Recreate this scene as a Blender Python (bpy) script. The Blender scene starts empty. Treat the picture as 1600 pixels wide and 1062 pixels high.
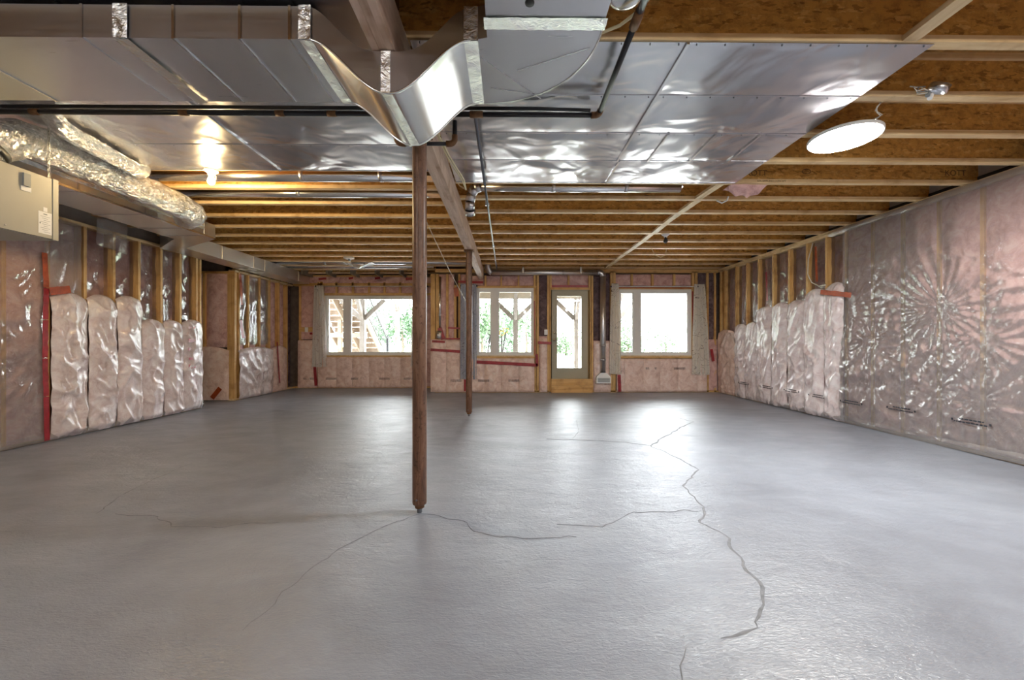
import bpy, bmesh, math, random
from mathutils import Vector, Matrix, noise
random.seed(7)
SC = bpy.context.scene
COL = SC.collection
# ------------------------------------------------------------------ camera
YAW, FPX, CAMZ, HORY = 0.0105, 620.0, 1.16, 533.5
cam = bpy.data.cameras.new('camera'); cam_o = bpy.data.objects.new('camera', cam); COL.objects.link(cam_o)
cam.sensor_width = 36.0; cam.lens = 36.0*FPX/1600.0
cam.shift_y = (HORY-531.0)/1600.0; cam.clip_start = 0.05; cam.clip_end = 200
cam_o.location = (0, 0, CAMZ); cam_o.rotation_euler = (math.pi/2, 0, -YAW)
SC.camera = cam_o
# ------------------------------------------------------------------ world / exposure
SKY = 7.4; LED = 88.0; BULB = 430.0; FILLBULB = 620.0  # last value: strength of the added fill bulbs out of view
w = bpy.data.worlds.new('overcast_sky'); SC.world = w; w.use_nodes = True
bg = w.node_tree.nodes['Background']
bg.inputs[0].default_value = (0.93, 0.97, 1.0, 1); bg.inputs[1].default_value = SKY
vs = SC.view_settings
vs.view_transform = 'Standard'; vs.look = 'None'; vs.exposure = 1.75; vs.gamma = 1.0; vs.use_curve_mapping = False
SC.cycles.use_denoising = True
SC.cycles.sample_clamp_indirect = 8.0
SC.cycles.transparent_max_bounces = 16

# ------------------------------------------------------------------ pixel -> direction -> point on a known plane
def ray(px, py):
    u = (px-800)/FPX; v = (HORY-py)/FPX
    return (u*math.cos(YAW)+math.sin(YAW), -u*math.sin(YAW)+math.cos(YAW), v)
def onY(px, py, Y): r = ray(px, py); t = Y/r[1]; return Vector((r[0]*t, Y, CAMZ+r[2]*t))
def onX(px, py, X): r = ray(px, py); t = X/r[0]; return Vector((X, r[1]*t, CAMZ+r[2]*t))
def onZ(px, py, Z): r = ray(px, py); t = (Z-CAMZ)/r[2]; return Vector((r[0]*t, r[1]*t, Z))

# ------------------------------------------------------------------ materials
def newmat(name):
    m = bpy.data.materials.new(name); m.use_nodes = True
    nt = m.node_tree; b = nt.nodes['Principled BSDF']
    return m, nt, b
def N(nt, t, **kw):
    n = nt.nodes.new(t)
    for k, v in kw.items(): setattr(n, k, v)
    return n
def coords(nt, scale=(1, 1, 1), rnd=True):
    tc = N(nt, 'ShaderNodeTexCoord'); mp = N(nt, 'ShaderNodeMapping'); mp.inputs['Scale'].default_value = scale
    if rnd:
        oi = N(nt, 'ShaderNodeObjectInfo'); mu = N(nt, 'ShaderNodeMath', operation='MULTIPLY'); mu.inputs[1].default_value = 37.0
        nt.links.new(oi.outputs['Random'], mu.inputs[0])
        ad = N(nt, 'ShaderNodeVectorMath', operation='ADD')
        nt.links.new(tc.outputs['Object'], ad.inputs[0]); nt.links.new(mu.outputs[0], ad.inputs[1])
        nt.links.new(ad.outputs[0], mp.inputs[0])
    else: nt.links.new(tc.outputs['Object'], mp.inputs[0])
    return mp.outputs[0]
def noisetex(nt, vec, scale, detail=4, rough=.55, dist=0.0):
    n = N(nt, 'ShaderNodeTexNoise'); n.inputs['Scale'].default_value = scale; n.inputs['Detail'].default_value = detail
    n.inputs['Roughness'].default_value = rough; n.inputs['Distortion'].default_value = dist
    nt.links.new(vec, n.inputs['Vector']); return n.outputs['Fac']
def ramp(nt, fac, stops):
    r = N(nt, 'ShaderNodeValToRGB'); e = r.color_ramp.elements
    while len(e) < len(stops): e.new(0.5)
    for i, (p, c) in enumerate(stops):
        e[i].position = p; e[i].color = (*c, 1) if len(c) == 3 else c
    nt.links.new(fac, r.inputs[0]); return r.outputs[0]
def bump(nt, h, strength, dist=0.01):
    b = N(nt, 'ShaderNodeBump'); b.inputs['Strength'].default_value = strength; b.inputs['Distance'].default_value = dist
    nt.links.new(h, b.inputs['Height']); return b.outputs[0]
def mixc(nt, a, b, fac, mode='MIX'):
    m = N(nt, 'ShaderNodeMix', data_type='RGBA', blend_type=mode)
    for s, v in ((m.inputs[6], a), (m.inputs[7], b)):
        if isinstance(v, tuple): s.default_value = (*v, 1)
        else: nt.links.new(v, s)
    if isinstance(fac, float): m.inputs[0].default_value = fac
    else: nt.links.new(fac, m.inputs[0])
    return m.outputs[2]
def flat(name, col, rough=.5, metal=0.0, spec=.5, var=0.0, scale=8, bmp=0.0, emit=0.0):
    m, nt, b = newmat(name)
    b.inputs['Base Color'].default_value = (*col, 1); b.inputs['Roughness'].default_value = rough
    b.inputs['Metallic'].default_value = metal; b.inputs['Specular IOR Level'].default_value = spec
    if var or bmp:
        v = coords(nt); n = noisetex(nt, v, scale)
        if var:
            nt.links.new(ramp(nt, n, [(.25, tuple(c*(1-var) for c in col)), (.75, tuple(min(1, c*(1+var)) for c in col))]), b.inputs['Base Color'])
        if bmp: nt.links.new(bump(nt, n, bmp), b.inputs['Normal'])
    if emit:
        b.inputs['Emission Color'].default_value = (*col, 1); b.inputs['Emission Strength'].default_value = emit
    return m
def wood(name, c0, c1, axis, rough=.6):
    m, nt, b = newmat(name)
    s = [22, 22, 22]; s['xyz'.index(axis)] = 1.1
    v = coords(nt, tuple(s)); n = noisetex(nt, v, 1.0, 5, .6, .6)
    base = ramp(nt, n, [(.28, c0), (.5, tuple((p+q)/2 for p, q in zip(c0, c1))), (.74, c1)])
    v2 = coords(nt, (3, 3, 3)); n2 = noisetex(nt, v2, 1.6, 3)
    kn = ramp(nt, n2, [(.3, (.62, .52, .42)), (.5, (1, 1, 1))])
    base = mixc(nt, base, kn, .7, 'MULTIPLY')
    nt.links.new(base, b.inputs['Base Color']); b.inputs['Roughness'].default_value = rough
    nt.links.new(bump(nt, n, .25, .003), b.inputs['Normal'])
    return m
M = {}
STUD0, STUD1 = (.55, .29, .085), (.82, .55, .24)
for ax in 'xyz': M['stud_'+ax] = wood('stud_lumber_'+ax, STUD0, STUD1, ax)
M['flange'] = wood('flange_lumber', (.66, .43, .19), (.92, .72, .44), 'x')
M['beam'] = wood('beam_lumber', (.50, .33, .23), (.80, .62, .50), 'y')
M['strap'] = wood('strap_lumber', (.62, .42, .20), (.88, .70, .44), 'y')
M['plate'] = wood('plate_lumber', (.62, .42, .20), (.85, .66, .38), 'y')
M['deck'] = wood('deck_lumber', (.13, .11, .09), (.22, .19, .165), 'z')
M['stairwood'] = wood('stair_lumber', (.16, .11, .07), (.26, .19, .13), 'x')
def osb(name, dark, mid, light):
    m, nt, b = newmat(name)
    v = coords(nt, (9, 9, 26))
    vo = N(nt, 'ShaderNodeTexVoronoi'); vo.inputs['Scale'].default_value = 2.2; vo.inputs['Randomness'].default_value = 1
    n0 = N(nt, 'ShaderNodeTexNoise'); n0.inputs['Scale'].default_value = 1.5; n0.inputs['Detail'].default_value = 3
    nt.links.new(v, n0.inputs['Vector'])
    mx = N(nt, 'ShaderNodeVectorMath', operation='MULTIPLY_ADD'); mx.inputs[1].default_value = (1.6, 1.6, 1.6)
    nt.links.new(n0.outputs['Color'], mx.inputs[0]); nt.links.new(v, mx.inputs[2]); nt.links.new(mx.outputs[0], vo.inputs['Vector'])
    sx = N(nt, 'ShaderNodeSeparateColor'); nt.links.new(vo.outputs['Color'], sx.inputs[0])
    base = ramp(nt, sx.outputs[0], [(.0, dark), (.18, mid), (.8, mid), (1, light)])
    n = noisetex(nt, coords(nt, (14, 14, 14)), 1.2, 6, .7)
    base = mixc(nt, base, ramp(nt, n, [(.3, (.45, .40, .33)), (.55, (1, 1, 1))]), .75, 'MULTIPLY')
    nt.links.new(base, b.inputs['Base Color']); b.inputs['Roughness'].default_value = .55
    nt.links.new(bump(nt, sx.outputs[1], .2, .002), b.inputs['Normal'])
    return m
M['osb'] = osb('strand_board', (.34, .16, .03), (.66, .35, .085), (.80, .50, .17))
M['osb_sub'] = osb('subfloor_board', (.25, .12, .03), (.46, .25, .07), (.58, .35, .12))
def pinkfill(name, c0, c1, c2):
    m, nt, b = newmat(name)
    n = noisetex(nt, coords(nt, (1, 1, 1)), 7, 7, .7, .8); n2 = noisetex(nt, coords(nt, (1, 1, 1)), 2.2, 3)
    base = ramp(nt, n, [(.3, c0), (.52, c1), (.72, c2)])
    base = mixc(nt, base, ramp(nt, n2, [(.35, (.82, .74, .72)), (.65, (1, 1, 1))]), .8, 'MULTIPLY')
    nt.links.new(base, b.inputs['Base Color']); b.inputs['Roughness'].default_value = .95
    b.inputs['Specular IOR Level'].default_value = .1
    nt.links.new(bump(nt, n, .9, .02), b.inputs['Normal'])
    return m
M['batt'] = pinkfill('pink_fibreglass', (.52, .30, .28), (.76, .51, .48), (.88, .71, .68))
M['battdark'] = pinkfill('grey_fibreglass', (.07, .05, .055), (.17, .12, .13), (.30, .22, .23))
# pink insulation wrapped in shiny clear plastic
def wrapped(name, c0, c1, c2, film=.75, rough=.17, bstr=.8):
    m, nt, b = newmat(name)
    n = noisetex(nt, coords(nt), 8, 6, .7, .8)
    nt.links.new(ramp(nt, n, [(.28, c0), (.5, c1), (.72, c2)]), b.inputs['Base Color'])
    b.inputs['Roughness'].default_value = .8; b.inputs['Specular IOR Level'].default_value = .3
    b.inputs['Coat Weight'].default_value = film; b.inputs['Coat Roughness'].default_value = rough; b.inputs['Coat IOR'].default_value = 1.8
    w1 = noisetex(nt, coords(nt, (1, 1, .45)), 6, 2, .5, 2.2); w2 = noisetex(nt, coords(nt, (1, 1.3, .7)), 17, 2, .5, 2.0)
    def rdg(f):
        a = N(nt, 'ShaderNodeMath', operation='SUBTRACT'); nt.links.new(f, a.inputs[0]); a.inputs[1].default_value = .5
        c = N(nt, 'ShaderNodeMath', operation='ABSOLUTE'); nt.links.new(a.outputs[0], c.inputs[0]); return c.outputs[0]
    ab = N(nt, 'ShaderNodeMath', operation='MULTIPLY_ADD'); nt.links.new(rdg(w2), ab.inputs[0]); ab.inputs[1].default_value = .4; nt.links.new(rdg(w1), ab.inputs[2])
    bo = bump(nt, ab.outputs[0], bstr, .06)
    nt.links.new(bo, b.inputs['Coat Normal']); nt.links.new(bump(nt, n, .5, .02), b.inputs['Normal'])
    return m
M['wrap'] = wrapped('plastic_wrapped_pink', (.62, .47, .48), (.80, .70, .71), (.92, .88, .89), 1.0, .15, .30)
M['wrapdull'] = wrapped('dull_wrapped_pink', (.60, .40, .34), (.82, .61, .54), (.92, .79, .73), .7, .25, .3)
def filmmat(name, haze, bstr, tint=(.95, .93, .94), rough=.12):
    m, nt, b = newmat(name); nt.nodes.remove(b); out = nt.nodes['Material Output']
    w1 = noisetex(nt, coords(nt, (1, 1, .7)), 4, 3, .55, 2.8); w2 = noisetex(nt, coords(nt), 15, 2, .5, 1.5)
    ab = N(nt, 'ShaderNodeMath', operation='MULTIPLY_ADD'); nt.links.new(w2, ab.inputs[0]); ab.inputs[1].default_value = .3; nt.links.new(w1, ab.inputs[2])
    nrm = bump(nt, ab.outputs[0], bstr, .045)
    tr = N(nt, 'ShaderNodeBsdfTransparent'); tr.inputs[0].default_value = (.985, .98, .98, 1)
    df = N(nt, 'ShaderNodeBsdfDiffuse'); df.inputs[0].default_value = (*tint, 1); nt.links.new(nrm, df.inputs['Normal'])
    gl = N(nt, 'ShaderNodeBsdfGlossy'); gl.inputs['Roughness'].default_value = rough; gl.inputs[0].default_value = (1, 1, 1, 1); nt.links.new(nrm, gl.inputs['Normal'])
    m1 = N(nt, 'ShaderNodeMixShader'); m1.inputs[0].default_value = haze
    nt.links.new(tr.outputs[0], m1.inputs[1]); nt.links.new(df.outputs[0], m1.inputs[2])
    fr = N(nt, 'ShaderNodeFresnel'); fr.inputs[0].default_value = 1.8; nt.links.new(nrm, fr.inputs['Normal'])
    m2 = N(nt, 'ShaderNodeMixShader'); nt.links.new(fr.outputs[0], m2.inputs[0]); nt.links.new(m1.outputs[0], m2.inputs[1]); nt.links.new(gl.outputs[0], m2.inputs[2])
    nt.links.new(m2.outputs[0], out.inputs[0]); return m
M['film'] = filmmat('clear_poly_film', .20, .2, rough=.12)
M['filmlow'] = filmmat('thin_poly_film', .08, .3, rough=.13)
def glassmat():
    m, nt, b = newmat('window_glass'); nt.nodes.remove(b); out = nt.nodes['Material Output']
    tr = N(nt, 'ShaderNodeBsdfTransparent'); tr.inputs[0].default_value = (.97, .985, .98, 1)
    gl = N(nt, 'ShaderNodeBsdfGlossy'); gl.inputs['Roughness'].default_value = .02
    fr = N(nt, 'ShaderNodeFresnel'); fr.inputs[0].default_value = 1.45
    mx = N(nt, 'ShaderNodeMixShader'); nt.links.new(fr.outputs[0], mx.inputs[0]); nt.links.new(tr.outputs[0], mx.inputs[1]); nt.links.new(gl.outputs[0], mx.inputs[2])
    nt.links.new(mx.outputs[0], out.inputs[0]); return m
M['glass'] = glassmat()
def metal(name, col, rough, wave=0.0, wscale=2.0, brush=0.0, crink=0.0):
    m, nt, b = newmat(name)
    b.inputs['Base Color'].default_value = (*col, 1); b.inputs['Metallic'].default_value = 1.0; b.inputs['Roughness'].default_value = rough
    h = None
    n = noisetex(nt, coords(nt, (1, 1, 1)), wscale, 2, .5, .6)
    if wave: nrm = bump(nt, n, wave, .08)
    if crink:
        c = noisetex(nt, coords(nt), 16, 4, .65, 3.0); nrm = bump(nt, c, crink, .07)
    if wave or crink: nt.links.new(nrm, b.inputs['Normal'])
    if brush:
        r = noisetex(nt, coords(nt, (2, 60, 60)), 1.0, 3)
        mr = N(nt, 'ShaderNodeMapRange'); mr.inputs[3].default_value = rough-brush; mr.inputs[4].default_value = rough+brush
        nt.links.new(r, mr.inputs[0]); nt.links.new(mr.outputs[0], b.inputs['Roughness'])
    return m
M['galv'] = metal('galvanized_steel', (.66, .66, .69), .30, .10, 3, .06)
M['galvshine'] = metal('bright_sheet_steel', (.78, .78, .79), .20, .06, 2.5)
M['sidemetal'] = metal('dull_sheet_steel', (.82, .82, .83), .34, .12, 3)
M['pan'] = metal('foil_faced_panel', (.70, .70, .74), .24, .28, 2.6)
M['foil'] = metal('crinkled_foil', (.86, .85, .84), .20, 0, 2, 0, .9)
M['tape'] = metal('foil_tape', (.90, .90, .90), .25, 0, 2, 0, .35)
M['iron'] = flat('black_iron', (.018, .018, .022), .42, .3)
M['rustfit'] = flat('rusty_fitting', (.16, .075, .03), .6, .3, var=.4, scale=30)
M['greypipe'] = flat('grey_coated_pipe', (.16, .17, .19), .35, .6)
def postmat():
    m, nt, b = newmat('rust_primer_steel')
    n = noisetex(nt, coords(nt, (6, 6, 1.2)), 3.0, 5, .65, .5); n2 = noisetex(nt, coords(nt, (1, 1, 1)), 40, 3)
    base = ramp(nt, n, [(.3, (.055, .028, .02)), (.5, (.16, .078, .045)), (.7, (.27, .15, .095))])
    base = mixc(nt, base, ramp(nt, n2, [(.28, (.35, .25, .2)), (.42, (1, 1, 1))]), .8, 'MULTIPLY')
    nt.links.new(base, b.inputs['Base Color']); b.inputs['Roughness'].default_value = .38
    return m
M['post'] = postmat()
def floormat():
    m, nt, b = newmat('grey_painted_concrete')
    v = coords(nt, (1, 1, 1), False)
    n = noisetex(nt, v, .55, 6, .62, .8); n2 = noisetex(nt, coords(nt, (1, 2.0, 1), False), 3.2, 3, .5, .5); n3 = noisetex(nt, coords(nt, (1, 2.6, 1), False), 42, 3, .6, .8)
    base = ramp(nt, n, [(.28, (.21, .225, .265)), (.5, (.285, .31, .365)), (.72, (.35, .385, .44))])
    n4 = noisetex(nt, coords(nt, (1, 1.8, 1), False), 2.4, 4, .55, .5)
    base = mixc(nt, base, ramp(nt, n4, [(.3, (.84, .84, .85)), (.65, (1.0, 1.0, 1.0))]), .8, 'MULTIPLY')
    nt.links.new(base, b.inputs['Base Color'])
    mr = N(nt, 'ShaderNodeMapRange'); mr.inputs[1].default_value = .3; mr.inputs[2].default_value = .7; mr.inputs[3].default_value = .30; mr.inputs[4].default_value = .44
    nt.links.new(n2, mr.inputs[0]); nt.links.new(mr.outputs[0], b.inputs['Roughness'])
    a1 = N(nt, 'ShaderNodeMath', operation='MULTIPLY_ADD'); nt.links.new(n3, a1.inputs[0]); a1.inputs[1].default_value = .55; nt.links.new(n2, a1.inputs[2])
    n5 = noisetex(nt, coords(nt, (1, 1.7, 1), False), 13, 3, .55, .6)
    a2 = N(nt, 'ShaderNodeMath', operation='MULTIPLY_ADD'); nt.links.new(n5, a2.inputs[0]); a2.inputs[1].default_value = .6; nt.links.new(a1.outputs[0], a2.inputs[2])
    nt.links.new(bump(nt, a2.outputs[0], .42, .016), b.inputs['Normal'])
    b.inputs['Specular IOR Level'].default_value = .75
    return m
M['floor'] = floormat()
M['crack'] = flat('crack_filler', (.235, .245, .265), .75, spec=.35, var=.25, scale=25, bmp=.4)
M['concrete'] = flat('bare_concrete', (.40, .39, .38), .9, var=.2, scale=4, bmp=.3)
M['darkwall'] = flat('black_dampproofing', (.025, .025, .03), .8, var=.3)
M['sheath'] = flat('dark_sheathing', (.16, .12, .10), .85, var=.3)
M['vinyl'] = flat('white_vinyl', (.78, .77, .76), .4)
M['white'] = flat('white_plastic', (.85, .85, .84), .4)
M['doorpaint'] = flat('khaki_door_paint', (.40, .37, .27), .45, var=.05, scale=3)
M['hrv'] = flat('beige_enamel', (.42, .40, .33), .42, var=.04, scale=3)
M['black'] = flat('black_plastic', (.02, .02, .02), .5)
M['ink'] = flat('black_ink', (.03, .03, .04), .8)
M['inkwood'] = flat('joist_ink', (.12, .07, .03), .8)
M['redtape'] = flat('red_sheathing_tape', (.34, .025, .035), .35, var=.35, scale=14, bmp=.3)
M['orangetape'] = flat('orange_red_tape', (.42, .075, .02), .4, var=.4, scale=14, bmp=.3)
M['cable'] = flat('white_cable', (.72, .68, .58), .5)
M['yellowcable'] = flat('cream_cable', (.70, .60, .36), .5)
M['chain'] = flat('steel_chain', (.55, .53, .5), .3, 1.0)
M['hose'] = flat('grey_hose', (.36, .36, .36), .45)
M['label'] = flat('paper_label', (.75, .75, .74), .5)
M['led'] = flat('led_diffuser', (1, .99, .95), .5, emit=LED)
M['bulb'] = flat('lit_bulb', (1, .72, .36), .3, emit=BULB)
M['fillbulb'] = flat('added_fill_bulb', (1, .97, .92), .3, emit=FILLBULB)  # glow of the fill bulbs added behind the camera
M['brass'] = flat('satin_knob', (.55, .5, .38), .3, 1.0)
M['steel'] = flat('grey_grille', (.25, .27, .27), .5)
M['yellow'] = flat('yellow_handle', (.75, .58, .10), .4)
M['shaft'] = flat('dark_shaft', (.08, .07, .07), .5)
M['railing'] = flat('black_railing', (.02, .022, .025), .4)
M['patio'] = flat('pale_patio', (.66, .66, .64), .9, var=.06, scale=1.5)
M['lawn'] = flat('pale_lawn', (.36, .42, .28), .95, var=.25, scale=.8)
M['leaf'] = flat('green_leaf', (.045, .085, .04), .6, var=.4, scale=1.3)
M['leafpale'] = flat('pale_green_leaf', (.075, .125, .06), .6, var=.4, scale=1.3)
M['bark'] = flat('bark', (.12, .09, .07), .9, var=.3)
M['soffit'] = flat('deck_underside', (.30, .25, .19), .7, var=.15, scale=3)
def curtain_mat(name, base0, base1, ink, s):
    m, nt, b = newmat(name)
    v = coords(nt, (1, 0.02, 1)); n = noisetex(nt, v, s, 1, .4, 1.4)
    sb = N(nt, 'ShaderNodeMath', operation='SUBTRACT'); nt.links.new(n, sb.inputs[0]); sb.inputs[1].default_value = .5
    ab = N(nt, 'ShaderNodeMath', operation='ABSOLUTE'); nt.links.new(sb.outputs[0], ab.inputs[0])
    line = ramp(nt, ab.outputs[0], [(.004, ink), (.012, base0)])
    n2 = noisetex(nt, coords(nt, (3, 3, 1)), 3, 3)
    base = mixc(nt, line, ramp(nt, n2, [(.35, base1), (.65, (1, 1, 1))]), .6, 'MULTIPLY')
    nt.links.new(base, b.inputs['Base Color']); b.inputs['Roughness'].default_value = .9
    b.inputs['Specular IOR Level'].default_value = .1
    tl = N(nt, 'ShaderNodeBsdfTranslucent'); nt.links.new(base, tl.inputs[0]); mx = N(nt, 'ShaderNodeMixShader'); mx.inputs[0].default_value = .42
    nt.links.new(b.outputs[0], mx.inputs[1]); nt.links.new(tl.outputs[0], mx.inputs[2]); nt.links.new(mx.outputs[0], nt.nodes['Material Output'].inputs[0])
    return m
M['curtain'] = curtain_mat('printed_cream_cotton', (.95, .92, .86), (.95, .91, .87), (.42, .36, .34), 5)
M['curtaingrey'] = curtain_mat('printed_grey_cotton', (.70, .71, .77), (.72, .73, .80), (.20, .22, .30), 9)
M['sheer'] = curtain_mat('sheer_white_cotton', (.92, .89, .87), (.92, .88, .87), (.60, .52, .50), 8)

# ------------------------------------------------------------------ mesh building
class MB:
    def __init__(s): s.v = []; s.f = []; s.sm = []
    def add(s, vs, fs, smooth=False):
        o = len(s.v); s.v += [tuple(p) for p in vs]; s.f += [tuple(i+o for i in f) for f in fs]; s.sm += [smooth]*len(fs); return s
    def box(s, x0, x1, y0, y1, z0, z1):
        x0, x1 = sorted((x0, x1)); y0, y1 = sorted((y0, y1)); z0, z1 = sorted((z0, z1))
        return s.add([(x0,y0,z0),(x1,y0,z0),(x1,y1,z0),(x0,y1,z0),(x0,y0,z1),(x1,y0,z1),(x1,y1,z1),(x0,y1,z1)],
                     [(0,3,2,1),(4,5,6,7),(0,1,5,4),(1,2,6,5),(2,3,7,6),(3,0,4,7)])
    def bar(s, a, b, w, h, up=(0, 0, 1)):
        a = Vector(a); b = Vector(b); d = (b-a).normalized(); u = Vector(up)
        if abs(d.dot(u)) > .98: u = Vector((0, 1, 0))
        r = d.cross(u).normalized()*w/2; t = r.cross(d).normalized()*h/2
        return s.add([a-r-t, a+r-t, a+r+t, a-r+t, b-r-t, b+r-t, b+r+t, b-r+t],
                     [(0,1,2,3),(7,6,5,4),(0,4,5,1),(1,5,6,2),(2,6,7,3),(3,7,4,0)])
    def tube(s, pts, r, seg=10, cap=True, rfun=None):
        pts = [Vector(p) for p in pts]; n = len(pts); vs = []; up = None
        for i, p in enumerate(pts):
            d = (pts[min(i+1, n-1)]-pts[max(i-1, 0)]).normalized()
            if up is None:
                up = Vector((0, 0, 1)) if abs(d.z) < .9 else Vector((0, 1, 0))
            x = d.cross(up).normalized(); up = x.cross(d).normalized()
            for k in range(seg):
                a = 2*math.pi*k/seg; rr = (r[i] if isinstance(r, (list, tuple)) else r)
                if rfun: rr *= rfun(i, k)
                vs.append(p+(x*math.cos(a)+up*math.sin(a))*rr)
        fs = [(i*seg+k, i*seg+(k+1) % seg, (i+1)*seg+(k+1) % seg, (i+1)*seg+k) for i in range(n-1) for k in range(seg)]
        s.add(vs, fs, True)
        if cap:
            o = len(s.v)-len(vs); s.f += [tuple(o+k for k in reversed(range(seg))), tuple(o+(n-1)*seg+k for k in range(seg))]; s.sm += [False]*2
        return s
    def prism(s, poly, z0, z1):
        n = len(poly)
        return s.add([(x, y, z0) for x, y in poly]+[(x, y, z1) for x, y in poly],
                     [tuple(reversed(range(n))), tuple(range(n, 2*n))]+[(i, (i+1) % n, n+(i+1) % n, n+i) for i in range(n)])
    def lathe(s, c, prof, seg=20, axis=Vector((0, 0, 1))):
        c = Vector(c); q = Vector((0, 0, 1)).rotation_difference(axis.normalized()); n = len(prof)
        vs = [c+q @ Vector((r*math.cos(2*math.pi*k/seg), r*math.sin(2*math.pi*k/seg), z)) for r, z in prof for k in range(seg)]
        fs = [(i*seg+k, i*seg+(k+1) % seg, (i+1)*seg+(k+1) % seg, (i+1)*seg+k) for i in range(n-1) for k in range(seg)]
        return s.add(vs, fs, True)
    def sheet(s, o, u, v, nu, nv, fn, thick=0.0):
        # grid from corner o, spanned by full vectors u and v; fn(a, b) in 0..1 gives the offset vector
        o = Vector(o); u = Vector(u); v = Vector(v); vs = []
        for j in range(nv+1):
            for i in range(nu+1):
                a, b = i/nu, j/nv; vs.append(o+u*a+v*b+fn(a, b))
        fs = [(j*(nu+1)+i, j*(nu+1)+i+1, (j+1)*(nu+1)+i+1, (j+1)*(nu+1)+i) for j in range(nv) for i in range(nu)]
        return s.add(vs, fs, True)
    def flip(s): s.f = [tuple(reversed(f)) for f in s.f]; return s
    def mesh(s, name, mat):
        me = bpy.data.meshes.new(name); me.from_pydata(s.v, [], s.f); me.polygons.foreach_set('use_smooth', s.sm)
        me.materials.append(M[mat] if isinstance(mat, str) else mat); me.update(); return me
def link(name, data, parent=None):
    o = bpy.data.objects.new(name, data); COL.objects.link(o)
    if parent is not None: o.parent = parent
    return o
def obj(name, mb, mat, parent=None): return link(name, mb.mesh(name, mat), parent)
def tag(o, label, cat, group=None, kind=None):
    o['label'] = label; o['category'] = cat
    if group: o['group'] = group
    if kind: o['kind'] = kind
    return o
def thing(name, label, cat, loc=(0, 0, 0), group=None):
    o = bpy.data.objects.new(name, None); COL.objects.link(o); o.empty_display_size = .1; o['loc'] = 0; del o['loc']
    return tag(o, label, cat, group)
def struct(name, mb, mat, label, cat): return tag(obj(name, mb, mat), label, cat, kind='structure')
def textmesh(name, body, size, mat, parent, mtx):
    cu = bpy.data.curves.new(name, 'FONT'); cu.body = body; cu.size = size; cu.extrude = .0002
    to = bpy.data.objects.new(name, cu); COL.objects.link(to)
    bpy.context.view_layer.update()
    me = bpy.data.meshes.new_from_object(to.evaluated_get(bpy.context.evaluated_depsgraph_get()))
    bpy.data.objects.remove(to); me.materials.clear(); me.materials.append(M[mat]); me.transform(mtx)
    return link(name, me, parent)
def fb(p, sc=1.0, seed=0.0): return noise.noise(Vector(p)*sc+Vector((seed, seed*1.7, seed*.3)))
def ridge(p, sc, seed=0.0): return 1-abs(noise.noise(Vector(p)*sc+Vector((seed, -seed, seed*2))))*2
def arc(c, r, a0, a1, n, ax, ay):
    c = Vector(c); ax = Vector(ax); ay = Vector(ay)
    return [c+(ax*math.cos(math.radians(a0+(a1-a0)*i/n))+ay*math.sin(math.radians(a0+(a1-a0)*i/n)))*r for i in range(n+1)]

# ------------------------------------------------------------------ dimensions
XR, XL, YB, YBL = 4.83, -5.36, 9.06, 9.95     # right wall, left wall, back wall, recessed back wall
ZJ, ZS = 2.82, 3.12                            # joist underside, subfloor underside
XJOG = -1.66
YN = -3.6                                      # rear of the room, behind the camera
# ================================================================== STRUCTURE
fl = struct('floor', MB().add([(-7, YN, 0), (6, YN, 0), (6, YB+.18, 0), (-7, YB+.18, 0), (-7, YBL+.18, 0), (XJOG+.05, YBL+.18, 0), (XJOG+.05, YB+.18, 0)],
     [(0, 1, 2, 6, 3), (3, 6, 5, 4)]), 'floor', 'grey painted concrete floor with long repaired cracks', 'floor')
def crack(px, w0, seed, parent=fl):
    pts = []
    P = [onZ(x, y, 0) for x, y in px]
    for a, b in zip(P, P[1:]):
        n = max(2, int((b-a).length/.04))
        for i in range(n): pts.append(a.lerp(b, i/n))
    pts.append(P[-1]); vs = []; m = MB(); n = len(pts)
    for i, p in enumerate(pts):
        d = (pts[min(i+1, n-1)]-pts[max(i-1, 0)]).normalized(); s_ = Vector((-d.y, d.x, 0))
        j = s_*(fb((i*.33, seed, 0), 1, seed)*.035+fb((i*1.1, seed, 2), 1, seed)*.012)
        wd = w0*.8*(.25+1.0*abs(fb((i*.21, seed, 3), 1, seed+5))+.5*abs(fb((i*.9, seed, 4), 1, seed)))*min(1, (i+.3)/4, (n-1-i+.3)/4)
        vs += [p+j-s_*wd+Vector((0, 0, .0006)), p+j+Vector((0, 0, .0028)), p+j+s_*wd+Vector((0, 0, .0006))]
    m.add(vs, [(3*i+k, 3*i+k+1, 3*i+4+k, 3*i+3+k) for i in range(n-1) for k in range(2)], True)
    return obj('crack', m, 'crack', parent)
crack([(1047,649),(1083,659),(1054,673),(1018,696),(1067,721),(1092,734),(1067,759),(1099,791),(1090,816),(1136,836),(1149,864),(1181,907),(1190,943),(1176,970),(1186,982)], .016, 1)
crack([(1186,982),(1165,990),(1128,999)], .035, 9)
crack([(1072,1012),(1062,1040),(1068,1075)], .016, 10)
crack([(854,686),(913,687),(977,691),(1018,696)], .010, 2)
crack([(659,802),(713,811),(759,836),(818,841),(900,838)], .007, 3)
crack([(147,803),(199,769),(250,745),(302,723)], .011, 4)
crack([(179,803),(246,807),(266,823),(354,821),(437,815)], .007, 5)
crack([(659,802),(600,822),(540,852),(470,900),(380,985)], .006, 6)
crack([(870,819),(940,822),(990,800),(1090,798)], .006, 7)
crack([(900,655),(905,670),(895,688)], .006, 8)

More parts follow.
